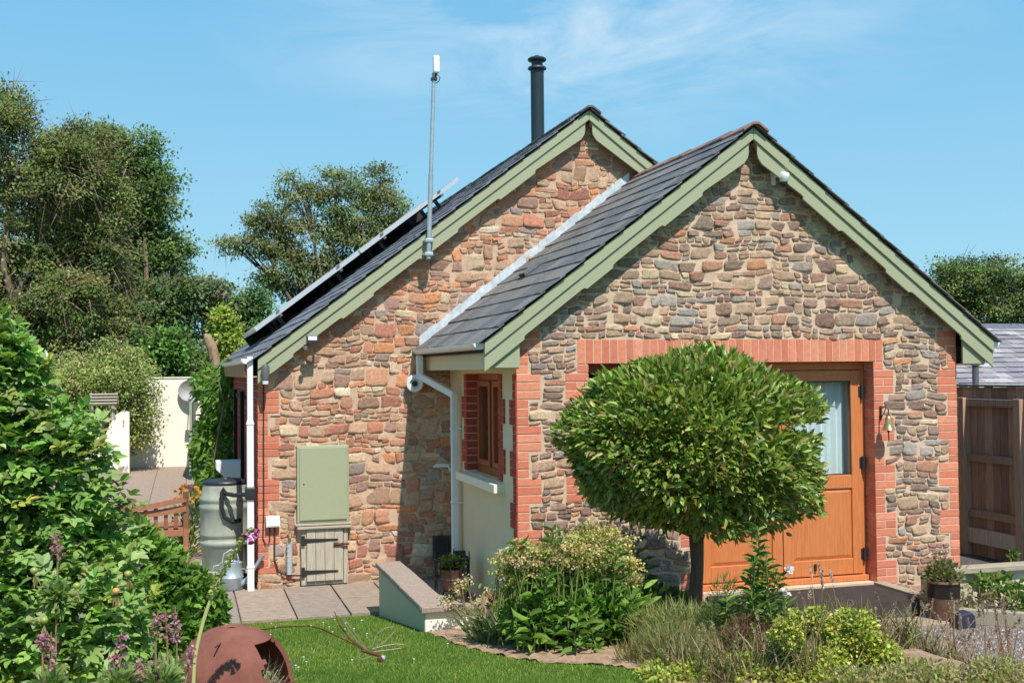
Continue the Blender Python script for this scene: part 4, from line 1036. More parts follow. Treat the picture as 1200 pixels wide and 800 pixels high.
c = at(1143,432,5.2)
t = thing('vent_pipe', 'dark grey vent pipe standing in front of the slate outbuilding roof', 'pipe', (c[0],5.2,0))
m = MB(); m.tube([(c[0],5.2,0),(c[0],5.2,c[2]+.05)], .05, 14); m.build('pipe', M['greypipe'], t, smooth=True)
m = MB(); m.lathe([(.05,.05),(.068,.05),(.07,.12),(.045,.14),(.045,.17)], (c[0],5.2,c[2]), 14); m.build('collar', M['greypipe'], t, smooth=True)
# ================================================================== FAR LEFT: white walls
t = thing('courtyard_wall', 'tall white rendered wall closing the end of the paved path', 'wall', (-2.6,19.1,0))
zt = at(205,443,19.1)[2]
m = MB(); m.box(-7, -1.6, 19.02, 19.3, -.1, zt); m.box(-7.0,-1.6,19.0,19.32,zt+.001,zt+.03); m.build('wall_body', M['white_render'], t)
a = at(152,548,17.3); zt2 = at(140,482,17.3)[2]
t = thing('wall_end', 'shorter white wall end with sloping rounded top left of the path', 'wall', (a[0],17.3,0))
m = MB(); m.prism([(a[0]-2.5,-.1),(a[0],-.1),(a[0],zt2-.03),(a[0]-.05,zt2),(a[0]-.16,zt2+.0),(a[0]-.30,zt2-.08),(a[0]-.42,zt2-.3),(a[0]-.5,zt2-.5),(a[0]-2.5,zt2-.55)], lambda p,q,d: (p,d,q), 17.2, 17.42); m.build('wall_body', M['white_render'], t, bevel=.02)
c = at(222,458,18.9); r = 12.5/pxm(c)
t = thing('satellite_dish', 'grey satellite dish on the far white wall above the path', 'satellite dish', c)
ax = np.array((-.25,-1,.15))
m = MB(); m.lathe([(0,-.05),(r*.5,-.03),(r*.85,.02),(r,.06),(r*.98,.068),(r*.8,.03),(r*.4,-.02),(0,-.03)], c, 28, axis=ax); m.build('dish', mat('dish', lin(150,148,146), .6), t, smooth=True)
m = MB(); m.tube([c+(0,.02,-r*.8), c+(.02,-.42,-.22)], .012, 6); m.box(c[0]-.03,c[0]+.07,c[1]-.5,c[1]-.38,c[2]-.30,c[2]-.18); m.tube([c+(0,.05,0),c+(.05,.2,-.1)], .025, 6); m.build('feed_arm', M['greypipe'], t)
c = at(144,546,16.9); s_ = 1/pxm(c)
t = thing('stone_ornament', 'small pale grey ball shaped ornament at the foot of the white wall end', 'ornament', (c[0],16.9,0))
m = MB(); m.lathe([(0,.0),(5*s_,0),(5.4*s_,3*s_),(4.2*s_,6*s_),(5.6*s_,9*s_),(5.2*s_,12*s_),(3*s_,15*s_),(1*s_,17*s_),(0,17*s_)], (c[0],16.9,.01), 16, wob=.08); m.build('body', mat('palestone', lin(206,206,210), .9, var=.15, bump=.4), t, smooth='all')
a = at(224,560,14.0); b = at(238,548,18.3); zg = at(226,484,14.0)[2]
t = thing('open_gate', 'grey green boarded gate standing open against the climber', 'gate', (a[0],14.0,0))
m = MB(); m.bar((a[0],15.2,.6*zg),(a[0]+.12,18.8,.6*zg), .05, zg*1.05); m.build('gate_boards', mat('gatepaint', lin(150,156,140), .8, var=.1), t)
c = at(120,470,8.5); s_ = 1/pxm(c)
t = thing('bird_table', 'weathered bird table with slatted pitched roof above the rose bush', 'bird table', (c[0],8.5,0))
m = MB()
for i in range(4): m.bar((c[0]-14*s_,8.5-.22+i*.06,c[2]-3*s_+i*3.4*s_), (c[0]+17*s_,8.5-.22+i*.06,c[2]-3*s_+i*3.4*s_), .03, .038, up=(0,-.6,.8))
for i in range(4): m.bar((c[0]-14*s_,8.5+.22-i*.06,c[2]-3*s_+i*3.4*s_), (c[0]+17*s_,8.5+.22-i*.06,c[2]-3*s_+i*3.4*s_), .03, .038, up=(0,.6,.8))
m.build('roof', M['plank'], t)
m = MB(); m.prism([(-.2,-3*s_),(.2,-3*s_),(0,10*s_)], lambda a,b,d: (c[0]+d, 8.5+a, c[2]+b), -13*s_, -11.5*s_); m.build('gable_board', M['greywood'], t)
m = MB(); m.tube([(c[0],8.5,0),(c[0],8.5,c[2]-20*s_)], .035, 8); m.box(c[0]-14*s_,c[0]+14*s_,8.28,8.72,c[2]-22*s_,c[2]-20*s_)
for dx in (-12,12): m.tube([(c[0]+dx*s_,8.36,c[2]-20*s_),(c[0]+dx*s_,8.36,c[2]-2*s_)], .018, 6); m.tube([(c[0]+dx*s_,8.64,c[2]-20*s_),(c[0]+dx*s_,8.64,c[2]-2*s_)], .018, 6)
m.build('post_and_tray', M['greywood'], t)

# ================================================================== TREES
def wl(lobes, Y, dep=.8):
    """lobes given as photo pixels (x, y, rx, ry[, dY]) -> ellipsoids at depth Y"""
    o = []
    for l in lobes:
        yy = Y+(l[4] if len(l) > 4 else 0); c = at(l[0], l[1], yy); s_ = 1/pxm(c); o.append((c[0],c[1],c[2],l[2]*s_,l[2]*s_*dep,l[3]*s_))
    return o
KB = 2.2
def tree(name, label, cat, lobes, Y, basex, n_tip, per, ln, cols, trunk=.2, bark='bark', group=None, clump=.35, wl_=None, shell=.35, twig=0, twigcol=None, twiglen=.7, jit=.22, limbs=5, spread=1., lmat='leaf_far', basez=None, fork=.35, kind='quad', wid=.62, up=.8, nsub=7, core=.72):
    L0 = wl(lobes, Y); L3 = []
    for l in L0:
        L3.append((l[0],l[1],l[2],l[3]*core,l[4]*core,l[5]*core))
        for q in range(nsub):
            v = sph(1)[0]; r_ = random.uniform(.26,.46); L3.append((l[0]+v[0]*l[3]*.78, l[1]+v[1]*l[4]*.78, l[2]+v[2]*l[5]*.78, max(l[3]*r_,.12), max(l[4]*r_,.12), max(l[5]*r_,.10)))
    b = at(basex, 440, Y); b[2] = gz(b[0], b[1]) if basez is None else basez
    t = thing(name, label, cat, b, group)
    tip, d = in_lobes(L3, n_tip, shell)
    n = n_tip*per; k = np.repeat(np.arange(n_tip), per)
    pos = tip[k]+RNG.normal(size=(n,3))*clump*np.array((1,1,.5))
    dr = d[k]*.6+RNG.normal(size=(n,3))*.7+np.array((0,0,-.15))
    nr = RNG.normal(size=(n,3))*.38+np.array((.06,-.6,up))+d[k]*.35
    tone = palette(n_tip, np.array(cols)*KB, jit*1.2)[k]*(1+RNG.normal(size=(n,1))*.14)
    leaves('crown', M[lmat], t, pos, dr, ln*RNG.uniform(.7,1.3,n), ln*wid*RNG.uniform(.8,1.2,n), np.clip(tone,.004,1), kind, nrm=nr)
    m = MB(); top = np.mean([l[:3] for l in L3], axis=0); f = b+(top-b)*fork
    m.tube([b-(0,0,.2), b+(f-b)*.5+RNG.normal(size=3)*trunk*.4, f], [trunk*1.15, trunk*.95, trunk*.8], 9)
    for l in L0:
        c = np.array(l[:3]); mid = f+(c-f)*.5+RNG.normal(size=3)*np.array((.1,.1,.05))*np.linalg.norm(c-f)
        m.tube([f, mid, c], [trunk*.42, trunk*.26, trunk*.12], 6)
        idx = RNG.choice(n_tip, min(n_tip, limbs*4), replace=False)
        near = [i for i in np.argsort(np.linalg.norm(tip-c, axis=1))[:max(limbs*3,1)]]
        for i in RNG.choice(near, min(limbs, len(near)), replace=False):
            e = tip[i]; q = c+(e-c)*.5+RNG.normal(size=3)*.12*np.linalg.norm(e-c); m.tube([mid+(c-mid)*RNG.random(), q, e], [trunk*.13, trunk*.08, trunk*.03], 5)
    m.build('trunk', M[bark], t, smooth=True)
    if twig:
        p_, d_ = in_lobes(L3, twig, .5)
        leaves('twigs', M['leaf_far'], t, p_, d_*.5+RNG.normal(size=(twig,3))*.6+np.array((.1,0,-.35)), twiglen*RNG.uniform(.4,1.4,twig), twiglen*.03, palette(twig, twigcol, .2), 'tri', curl=1.5)
    return t
G1 = [(.07,.092,.028),(.09,.11,.034),(.058,.08,.024),(.10,.102,.042)]
G2 = [(.065,.10,.032),(.085,.125,.04),(.05,.08,.026)]
G3 = [(.04,.06,.024),(.055,.08,.03),(.075,.095,.04)]
BR = [(.30,.21,.15),(.38,.28,.20),(.22,.155,.11)]
tree('olive_tree', 'large olive brown half bare tree filling the left edge behind the rose bush', 'tree',
     [(15,185,75,80),(68,178,42,42),(105,200,40,50),(70,235,70,95),(15,405,60,45),(75,400,60,40),(-30,280,90,120),(50,330,95,70),(105,335,70,65,1),(140,390,70,36,1)], 24, 40, 1800, 64, .10, G1, .35, group='trees behind the courtyard', twig=6500, twigcol=BR, twiglen=.9, clump=.20, shell=.5)
tree('sycamore_tree', 'leafy brighter green tree rising right of the large olive brown tree', 'tree',
     [(140,185,46,50),(168,235,46,60),(195,285,26,30),(120,260,70,80,2),(185,310,34,50),(150,340,60,50,1)], 27, 140, 640, 90, .12, G2, .3, group='trees behind the courtyard', clump=.24, shell=.45)
tree('wild_cherry', 'dark green bushy tree with reddish top in the gap above the courtyard wall', 'tree',
     [(205,370,45,48),(185,400,50,45),(232,350,34,30),(200,430,60,40)], 25, 205, 420, 50, .115, [(.045,.075,.022),(.065,.10,.03),(.10,.085,.04),(.06,.09,.05)], .2, group='trees behind the courtyard', clump=.22, twig=260, twigcol=BR)
tree('hawthorn_tree', 'round dark green tree just left of the rear roof eave', 'tree',
     [(262,365,28,32),(288,385,30,40),(270,415,35,35),(300,360,16,22)], 27, 275, 380, 48, .115, [(.04,.075,.024),(.055,.095,.03),(.07,.11,.04)], .2, group='trees behind the courtyard', clump=.22)
tree('golden_conifer', 'slim yellow green conifer standing beside the pale dead stump', 'tree',
     [(264,385,9,28),(266,412,14,34)], 21, 265, 420, 16, .12, [(.13,.17,.03),(.17,.20,.04),(.10,.14,.03)], .1, group='trees behind the courtyard', clump=.12, fork=.5)
tree('leyland_conifer', 'deep green conifer above the top of the tall white wall', 'tree',
     [(195,420,26,38),(190,455,38,30)], 21.5, 195, 480, 16, .14, [(.05,.10,.02),(.065,.125,.025),(.035,.07,.015)], .14, group='trees behind the courtyard', clump=.16)
tree('scots_pine', 'open crowned old tree with bare pale branches behind the solar panels', 'tree',
     [(275,288,28,11),(320,255,30,20),(355,232,26,20),(395,222,34,22),(445,222,32,28),(375,268,44,28),(425,262,42,30),(330,290,34,20),(350,325,52,30),(420,315,50,40),(300,268,16,11),(340,206,5,6),(460,250,22,24)], 31, 395, 560, 66, .105, [(.075,.098,.036),(.095,.115,.045),(.06,.08,.03),(.11,.12,.05)], .2, 'bark', group='trees behind the courtyard', clump=.21, shell=.3, limbs=8, core=.66, twig=1100, twigcol=[(.42,.37,.31),(.32,.27,.22)], twiglen=.8, nsub=10)
tree('holm_oak', 'spreading dark olive tree beyond the outbuilding roof on the right', 'tree',
     [(1150,325,50,28),(1190,332,50,38),(1110,325,26,20),(1125,355,40,30),(1180,370,60,30),(1230,350,40,45)], 20, 1165, 640, 52, .095, [(.05,.075,.022),(.07,.09,.028),(.10,.11,.03),(.04,.06,.02)], .3, clump=.19, twig=700, twigcol=[(.16,.13,.09)])
# dead stump
P = [at(252,425,20.5), at(249,408,20.5), at(243,395,20.5), at(240,391,20.5)]; b = P[0].copy(); b[2] = 0
m = MB(); m.tube([b]+P, [.16,.14,.13,.11,.03], 9); m.tube([P[1], at(256,398,20.5)], [.07,.03], 6)
tag(m.build('tree_stump', mat('stumpbark', lin(150,124,98), .95, var=.4, vscale=8, bump=.9, bscale=10), None, smooth=True), 'pale broken dead trunk between the conifers left of the roof', 'tree stump')
# white flowering shrub over the wall
t = tree('flowering_shrub', 'large pale green shrub with small white flowers arching over the white walls', 'shrub',
     [(120,440,52,38),(150,455,36,40),(85,440,45,34),(165,475,20,35),(110,480,45,30),(158,505,14,25)], 17.9, 125, 1300, 18, .07, [(.12,.15,.04),(.15,.17,.055),(.09,.12,.03),(.18,.18,.075)], .06, clump=.15, shell=.55, twig=700, twigcol=[(.22,.20,.09),(.28,.24,.13)], twiglen=.5)
L3 = wl([(120,432,54,36),(150,450,38,38),(110,475,45,30)], 17.7); p_, d_ = in_lobes(L3, 520, .95)
leaves('flowers', M['petal'], t, p_, RNG.normal(size=(520,3)), .04, .04, palette(520, [(.60,.58,.46),(.52,.5,.36)], .1), 'quad')
# climber on the house side
t = thing('climbing_plant', 'bright green climber covering the left side wall beyond the water butt', 'climber', (-2.3, 9, 0))
L3 = []
for (x,y,rx,ry,YY) in ((262,470,22,36,9),(255,520,24,40,9),(262,560,22,26,8),(246,450,18,22,12),(240,530,14,40,12),(268,440,12,16,9),(252,575,20,14,8.2)):
    c = at(x,y,YY); s_ = 1/pxm(c); L3.append((c[0],c[1],c[2],rx*s_,.9,ry*s_))
p_, d_ = in_lobes(L3, 4200, .5)
leaves('foliage', M['leaf'], t, p_, d_*.5+RNG.normal(size=(4200,3))*.5+np.array((-.2,-.3,-.5)), RNG.uniform(.10,.19,4200), .06, palette(4200, [(.12,.22,.03),(.16,.27,.04),(.08,.16,.025)], .2), 'oval')
m = MB()
for x_,YY in ((-2.25,7.5),(-2.15,9),(-2.3,11)): m.tube([(x_,YY,0),(x_-.1,YY+.2,.9),(x_+.05,YY-.1,1.8),(x_-.05,YY,2.2)], [.018,.015,.012,.006], 6)
m.build('stem', M['bark'], t, smooth=True)
m = MB(); m.box(XM-.075, XM-.03, 4.6, 4.66, .0, 2.0); m.box(XM-.075, XM-.03, 6.4, 6.46, .0, 2.0); m.box(XM-.05, XM-.03, 4.66, 6.4, 1.9, 1.95); tag(m.build('trellis', M['fencewood'], None), 'brown timber trellis frame against the shaded brick side wall', 'trellis')
t = thing('orange_flowers', 'small plant with orange flowers beneath the climber beside the water butt', 'plant', (-2.75,4.8,0))
n = 420; d = sph(n); d[:,2] = np.abs(d[:,2]); c = np.array((-2.72,4.8,0.05))
leaves('foliage', M['leaf'], t, c+d*np.array((.24,.3,.75))*RNG.random((n,1))**.5, d+np.array((0,0,.6)), RNG.uniform(.05,.11,n), .03, palette(n, [(.12,.2,.04),(.2,.27,.06),(.26,.28,.1)], .2))
n = 60; d = sph(n); leaves('flowers', M['petal'], t, c+np.array((.0,0,.72))+d*np.array((.13,.15,.09)), d, .05, .045, palette(n, [(.72,.26,.04),(.6,.2,.03)], .15), 'quad')

# ================================================================== GARDEN PLANTS
def stems(m, base, tips, r=.005, bend=.1, n=5):
    for a, b in zip(base, tips):
        a = np.array(a, float); b = np.array(b, float); L_ = np.linalg.norm(b-a); mid = (a+b)/2+RNG.normal(size=3)*bend*L_*.5; mid[2] += L_*.06
        m.tube([a, mid, b], [r, r*.85, r*.6], n)
# the clipped lollipop tree ------------------------------------------------
tx, ty = .96, -1.5; tz = gz(tx, ty); cc = np.array(at(812, 521, ty))
t = thing('standard_bay_tree', 'clipped round headed evergreen tree on a bare trunk in front of the door', 'tree', (tx,ty,tz))
n = 26000; d = sph(n); d = d[d[:,2] > -.93]; n = len(d)
d = d/((np.abs(d)**2.2).sum(1,keepdims=True)**(1/2.2)); s_ = 1/pxm(cc); prof = lambda d_: 1+.06*np.sin(d_[:,0]*5+1)*np.cos(d_[:,2]*6)+.035*np.sin(d_[:,1]*9+d_[:,0]*7)+.035*np.sin(d_[:,2]*13+d_[:,0]*11)
rad = np.array((145*s_, 118*s_, 1.)); rz = np.where(d[:,2] > 0, 104*s_, 96*s_)
rr = (prof(d)*(1-.55*RNG.random(n)**2.2)+np.where(RNG.random(n) < .03, .09*RNG.random(n), 0))[:,None]
pos = cc+np.stack([d[:,0]*rad[0], d[:,1]*rad[1], d[:,2]*rz], 1)*rr-np.array((0,0,.02)); pos[:,2] -= (pos[:,0]-cc[0])*.12*(pos[:,2] < cc[2]+.15)
# the crown is broader low down, as in a mushroom
dr = d*.95+RNG.normal(size=(n,3))*.42+np.array((0,0,.25)); nr = RNG.normal(size=(n,3))*.45+np.array((0,-.1,.6))+d*.7
cols = palette(n, [(.20,.29,.05),(.245,.34,.06),(.15,.235,.04),(.33,.39,.10),(.12,.20,.035),(.38,.36,.12)], .24)
young = (RNG.random(n) < .07) & (rr[:,0] > .95); cols[young] = palette(int(young.sum()), [(.26,.28,.06),(.26,.17,.07),(.22,.25,.05)], .15)
leaves('crown', M['leaf_gloss'], t, pos, dr, RNG.uniform(.055,.10,n), RNG.uniform(.024,.036,n), cols, 'oval', nrm=nr)
m = MB(); tp = at(816,628,ty); b = np.array((tx,ty,tz-.1)); bt = at(815,700,ty)
m.tube([b, bt, (bt+tp)/2+(.012,0,0), tp, tp+(0,0,.25)], [.066,.052,.048,.056,.05], 14)
for k in range(16):
    a = k*2.4; e = cc+np.array((math.cos(a)*rad[0]*.75, math.sin(a)*rad[1]*.75, random.uniform(-.3,.5))); m.tube([tp+(0,0,.0), tp*.4+e*.6+(0,0,-.08), e], [.026,.014,.005], 6)
m.build('trunk', mat('darkbark', lin(78,70,60), .95, var=.4, vscale=12, stretch=(3,3,1), bump=1., bscale=14), t, smooth=True)

def mound(x, y, rx, h):
    c = onground(x, y); s_ = 1/pxm(c); return (c[0],c[1],c[2]+h*.2*s_,rx*s_,rx*s_*.8,h*s_)
def bush(name, label, cat, lobes, n, ln, wd_, cols, kind='oval', m_='leaf', base=None, shell=.45, grow=(0,0,.4), extra=None, group=None, nst=14, jit=.2, rnd_=.5, stemmat='stem', curl=1.):
    c = np.mean([l[:3] for l in lobes], axis=0); b = np.array(base if base is not None else (c[0], c[1], gz(c[0],c[1])))
    t = thing(name, label, cat, b, group)
    p_, d_ = in_lobes(lobes, n, shell)
    g_ = ground(p_[:,0], p_[:,1]); k = p_[:,2] > g_+.01; p_, d_ = p_[k], d_[k]; n = len(p_)
    leaves('foliage', M[m_], t, p_, d_*.6+RNG.normal(size=(n,3))*rnd_+np.array(grow), ln*RNG.uniform(.65,1.25,n), wd_*RNG.uniform(.8,1.2,n), palette(n, cols, jit), kind, curl=curl)
    if nst:
        m = MB(); q, _ = in_lobes(lobes, nst, .5); stems(m, [b+RNG.normal(size=3)*np.array((.06,.06,0)) for _ in q], q, .005); m.build('stem', M[stemmat], t)
    return t
def lb(x, y, rx, ry, Y, dep=.7):
    c = at(x, y, Y); s_ = 1/pxm(c); return (c[0],c[1],c[2],rx*s_,rx*s_*dep,ry*s_)
YS = onground(660,764)[1]; YSP = onground(975,792)[1]; YM_ = onground(890,772)[1]; YBC = onground(875,776)[1]; YCM = onground(810,770)[1]
DG = [(.085,.17,.03),(.115,.215,.038),(.06,.13,.024),(.15,.25,.05)]
# tall leafy perennial with yellow flower heads
t = bush('yellow_flowered_shrub', 'leafy bush with flat yellow flower heads at the left corner of the front gable', 'shrub',
     [lb(660,715,72,42,YS+.3),lb(705,725,56,36,YS+.2),lb(625,715,34,42,YS+.3),lb(735,715,26,40,YS+.3),lb(660,680,58,26,YS+.5)], 2600, .10, .034, np.array(DG)*1.5, base=(.3,YS+.3,.33), nst=40)
fl = [lb(618,655,36,24,YS+.22),lb(665,648,48,24,YS+.2),lb(712,645,34,32,YS+.25),lb(695,622,24,12,YS+.3),lb(600,662,18,20,YS+.2),lb(732,665,16,20,YS+.2)]
nh = 260; hd, _ = in_lobes(fl, nh, .5); n = nh*40; k = np.repeat(np.arange(nh), 40)
off = RNG.normal(size=(n,3))*np.array((.036,.036,.010)); pos = hd[k]+off-np.array((0,0,1))*(np.linalg.norm(off[:,:2],axis=1)[:,None]*.3)
leaves('flower_heads', M['petal'], t, pos, RNG.normal(size=(n,3))+np.array((0,0,.8)), .018, .016, palette(nh, [(.50,.42,.15),(.56,.48,.20),(.40,.38,.12),(.55,.42,.24)], .15)[k]*(1+RNG.normal(size=(n,1))*.15), 'quad')
m = MB(); stems(m, [h-np.array((RNG.normal()*.04,RNG.normal()*.04,.34)) for h in hd], hd, .0035, .05, 4); m.build('flower_stem', M['stem'], t)
# milkweed-like upright stems with broad leaves in front
def upright(name, label, pts, hgt, nl, ln, wd_, cols, cat='plant', r=.006):
    c = np.mean(pts, axis=0); t = thing(name, label, cat, (c[0],c[1],gz(c[0],c[1])))
    m = MB(); P, D = [], []
    for (x,y,h) in pts:
        b = np.array((x,y,gz(x,y))); e = b+np.array((RNG.normal()*.05,RNG.normal()*.04,h)); mid = (b+e)/2+RNG.normal(size=3)*.015
        m.tube([b,mid,e],[r,r*.85,r*.5],6)
        for k in range(int(nl*h/hgt)):
            f = .12+.88*k/(nl*h/hgt); p0 = b+(e-b)*f; a = k*2.4+x*7; P.append(p0); D.append((math.cos(a),math.sin(a),.55-.5*(1-f)))
    m.build('stem', M['stem'], t); n = len(P)
    leaves('foliage', M['leaf'], t, P, D, ln*RNG.uniform(.7,1.2,n), wd_*RNG.uniform(.8,1.2,n), palette(n, cols, .18), 'oval', curl=1.6)
    return t
def spot(x, Y): return at(x, 700, Y)[0]
upright('tall_perennial', 'clump of upright stems with drooping pointed leaves before the yellow flowered bush', [(spot(x,Y+YS+2.2),Y+YS+2.2,h) for x,Y,h in ((640,-2.15,.42),(665,-2.2,.38),(690,-2.1,.45),(612,-2.1,.36),(720,-2.0,.46),(700,-2.3,.3),(655,-1.9,.5),(730,-2.2,.34),(675,-2.35,.25),(625,-2.2,.28))], .4, 20, .14, .046, [(.16,.28,.045),(.20,.33,.055),(.12,.22,.035)])
upright('solitary_perennial', 'two slender leafy stems against the shaded stone wall left of the trunk', [(spot(752,-1.2),-1.2,.62),(spot(762,-1.15),-1.15,.42),(spot(742,-1.25),-1.25,.36)], .5, 24, .13, .035, [(.08,.17,.03),(.11,.2,.035)])
upright('lily_stem', 'tall leafy green stems rising through the yellow flower heads', [(spot(606,YS+.15),YS+.15,.72),(spot(648,YS+.1),YS+.1,.80),(spot(668,YS+.1),YS+.1,.62),(spot(715,YS+.1),YS+.1,.70),(spot(630,YS+.1),YS+.1,.55)], .5, 26, .11, .026, [(.09,.18,.03),(.12,.23,.04)])
# strappy clumps
FG = [(.09,.15,.035),(.12,.18,.05),(.16,.19,.07)]
def tuft(name, label, lobes, n, ln, wd_, cols, cat='plant', kind='tri', grow=(0,0,1.1), m_='leaf', shell=.2, rnd_=.35, group=None):
    return bush(name, label, cat, lobes, n, ln, wd_, cols, kind, m_, shell=shell, grow=grow, nst=0, rnd_=rnd_, group=group)
tuft('dry_grasses', 'drift of dry brownish grass between the bare soil and the golden ground cover', [mound(790,778,46,30),mound(835,780,40,30),mound(745,776,26,18),mound(905,782,30,26)], 3600, .09, .006, [(.26,.22,.09),(.32,.25,.12),(.2,.2,.07),(.16,.18,.05)], 'grass', 'tri')
def strap(name, label, x, Y, n, ln, wd_, cols, spread=.12, lean=.55):
    c = np.array((spot(x,Y), Y, 0)); c[2] = gz(c[0],c[1]); t = thing(name, label, 'plant', c)
    a = RNG.uniform(0,6.28,n); P = c+np.stack([np.cos(a),np.sin(a),0*a],1)*spread*RNG.random((n,1)); D = np.stack([np.cos(a)*lean,np.sin(a)*lean,np.ones(n)],1)+RNG.normal(size=(n,3))*.22
    leaves('foliage', M['leaf'], t, P, D, ln*RNG.uniform(.6,1.2,n), wd_, palette(n, cols, .2), 'blade', curl=1.5); return t
IR = [(.13,.20,.05),(.18,.24,.08),(.30,.28,.13),(.09,.16,.05),(.36,.32,.2)]
strap('day_lily', 'clump of strappy leaves with dry tips beside the white planter end', 582, -1.85, 150, .27, .017, IR, .2, .75)
strap('iris_clump', 'small tuft of strappy leaves at the bare soil right of the leafy bush', 712, -2.3, 40, .26, .016, IR, .07, .5)
# dry flower heads by the coping
t = thing('dried_flowers', 'cream dried flower heads above the coping end', 'plant', (spot(545,-1.3),-1.3,gz(-.5,-1.3)))
m = MB(); P = [at(x,y,-1.3) for x,y in ((520,702),(536,690),(548,678),(540,684),(566,700),(572,694),(556,706),(530,706))]; b = np.array((spot(556,-1.4),-1.4,.28)); stems(m, [b]*len(P), P, .004, .15); m.build('stem', M['drystem'], t)
n = 8*50; k = np.repeat(np.arange(8), 50); leaves('flowers', M['petal'], t, np.array(P)[k]+RNG.normal(size=(n,3))*.022, RNG.normal(size=(n,3)), .022, .016, palette(n, [(.6,.5,.3),(.5,.42,.22)], .2), 'quad')
t = thing('red_rose', 'dark red blooms beside the leafy bush in front of the cream wall', 'flower', (spot(578,-1.2),-1.2,gz(-.2,-1.2)))
P = [at(577,700,-1.2), at(586,696,-1.25), at(592,704,-1.2)]; m = MB(); stems(m, [np.array((P[0][0]+.03,-1.2,.25))]*3, P, .004); m.build('stem', M['stem'], t)
n = 90; k = np.repeat(np.arange(3), 30); d = sph(n); leaves('petals', M['petal'], t, np.array(P)[k]+d*.012, d, .03, .028, palette(n, [(.35,.02,.03),(.22,.03,.03)], .2), 'quad')
n = 90; leaves('foliage', M['leaf'], t, P[1]+RNG.normal(size=(n,3))*np.array((.09,.06,.08))-np.array((0,0,.06)), RNG.normal(size=(n,3)), .045, .025, palette(n, DG, .2))
# bed between bush and deck
bush('catmint', 'grey green feathery plant below the trunk of the clipped tree', 'plant', [lb(800,738,40,28,YCM+.2),lb(780,758,40,18,YCM),lb(835,745,34,28,YCM+.1),lb(765,735,30,20,YCM+.4)], 3400, .10, .007, [(.17,.25,.06),(.24,.31,.09),(.31,.30,.11),(.32,.23,.12)], 'tri', grow=(0,0,.9), nst=24)
bush('low_leafy_plant', 'low dark leafy plant at the shaded wall foot left of the trunk', 'plant', [lb(760,715,36,26,-1.5),lb(790,712,30,20,-1.3)], 700, .07, .04, DG)
upright('mallow', 'tall bushy green plant with pale pink blooms before the left door leaf', [(spot(x,Y_),Y_,h) for x,Y_,h in ((872,YM_+.12,.50),(884,YM_+.05,.62),(893,YM_+.12,.78),(901,YM_+.02,.60),(910,YM_+.1,.52),(862,YM_+.05,.36),(918,YM_-.02,.36),(889,YM_-.08,.40),(905,YM_-.1,.34))], .5, 44, .095, .024, [(.13,.22,.05),(.17,.27,.06),(.10,.175,.04)])
for x,y in ((924,667),(926,692)):
    pass
P = np.array([at(924,667,YM_-.05), at(921,694,YM_-.1)]); n = 28; k = np.repeat([0,1],14); d = sph(n); leaves('flowers', M['petal'], t, P[k]+d*.006, d+np.array((0,-.6,.3)), .035, .034, palette(n, [(.78,.62,.72),(.8,.72,.78)], .08), 'quad')
bush('brown_cushion', 'dried brown cushion of stems in front of the mallow', 'plant', [lb(880,748,30,24,YBC),lb(866,758,26,18,YBC-.1)], 2400, .085, .006, [(.20,.12,.07),(.26,.16,.09),(.15,.09,.05)], 'tri', grow=(0,0,.5), nst=0)
bush('rosemary', 'spiky upright green herb left of the brown cushion', 'plant', [lb(850,718,22,44,YCM),lb(838,740,22,32,YCM-.05)], 1500, .06, .006, [(.10,.16,.05),(.14,.2,.06)], 'tri', grow=(0,0,.5), nst=20)
YG = [(.46,.46,.09),(.38,.43,.08),(.27,.36,.06),(.52,.50,.15)]
bush('golden_spirea', 'low golden yellow shrub in front of the entrance deck', 'shrub', [lb(920+random.uniform(-4,4)+i*9.5, 733+random.uniform(-14,16)+abs(i-5)*2.2, random.uniform(13,24), random.uniform(12,24), YSP+random.uniform(-.1,.35)) for i in range(13)]+[lb(915+i*15, 766+random.uniform(-6,10), random.uniform(16,26), random.uniform(14,22), YSP+random.uniform(-.1,.2)) for i in range(9)], 15000, .024, .015, YG, nst=60, shell=.3, jit=.34, rnd_=.9)
tuft('golden_ground_cover', 'yellow green creeping ground cover along the front of the bed', [mound(800,796,50,17),mound(870,792,55,20),mound(765,798,24,11),mound(920,796,50,18),mound(840,785,45,13),mound(955,800,50,20),mound(775,788,30,9)], 9000, .032, .018, YG, 'ground cover', 'quad', grow=(0,0,.3), rnd_=.8)
tuft('thyme_mat', 'low pinkish green creeping mat at the bottom right of the bed', [mound(1010,806,50,18),mound(1090,806,60,24),mound(1170,806,50,30),mound(1060,790,40,14),mound(1030,780,30,12)], 8000, .035, .012, [(.36,.35,.11),(.40,.33,.18),(.30,.25,.15),(.28,.33,.08)], 'ground cover', 'quad', grow=(0,0,.4), rnd_=.7)
# allium head
c = at(972,790,-2.75); t = thing('allium_head', 'spherical faded pink allium seed head at the bottom of the bed', 'flower', c-np.array((0,0,.2)))
n = 260; d = sph(n); leaves('florets', M['petal'], t, c+d*.045, d, .035, .010, palette(n, [(.52,.36,.36),(.6,.44,.42),(.42,.28,.27)], .15), 'quad')
m = MB()
for i in range(0,120): m.tube([c, c+d[i]*.055], .0012, 3)
m.tube([(c[0],c[1],gz(c[0],c[1])), c], .006, 6); m.build('stem', M['stem'], t)
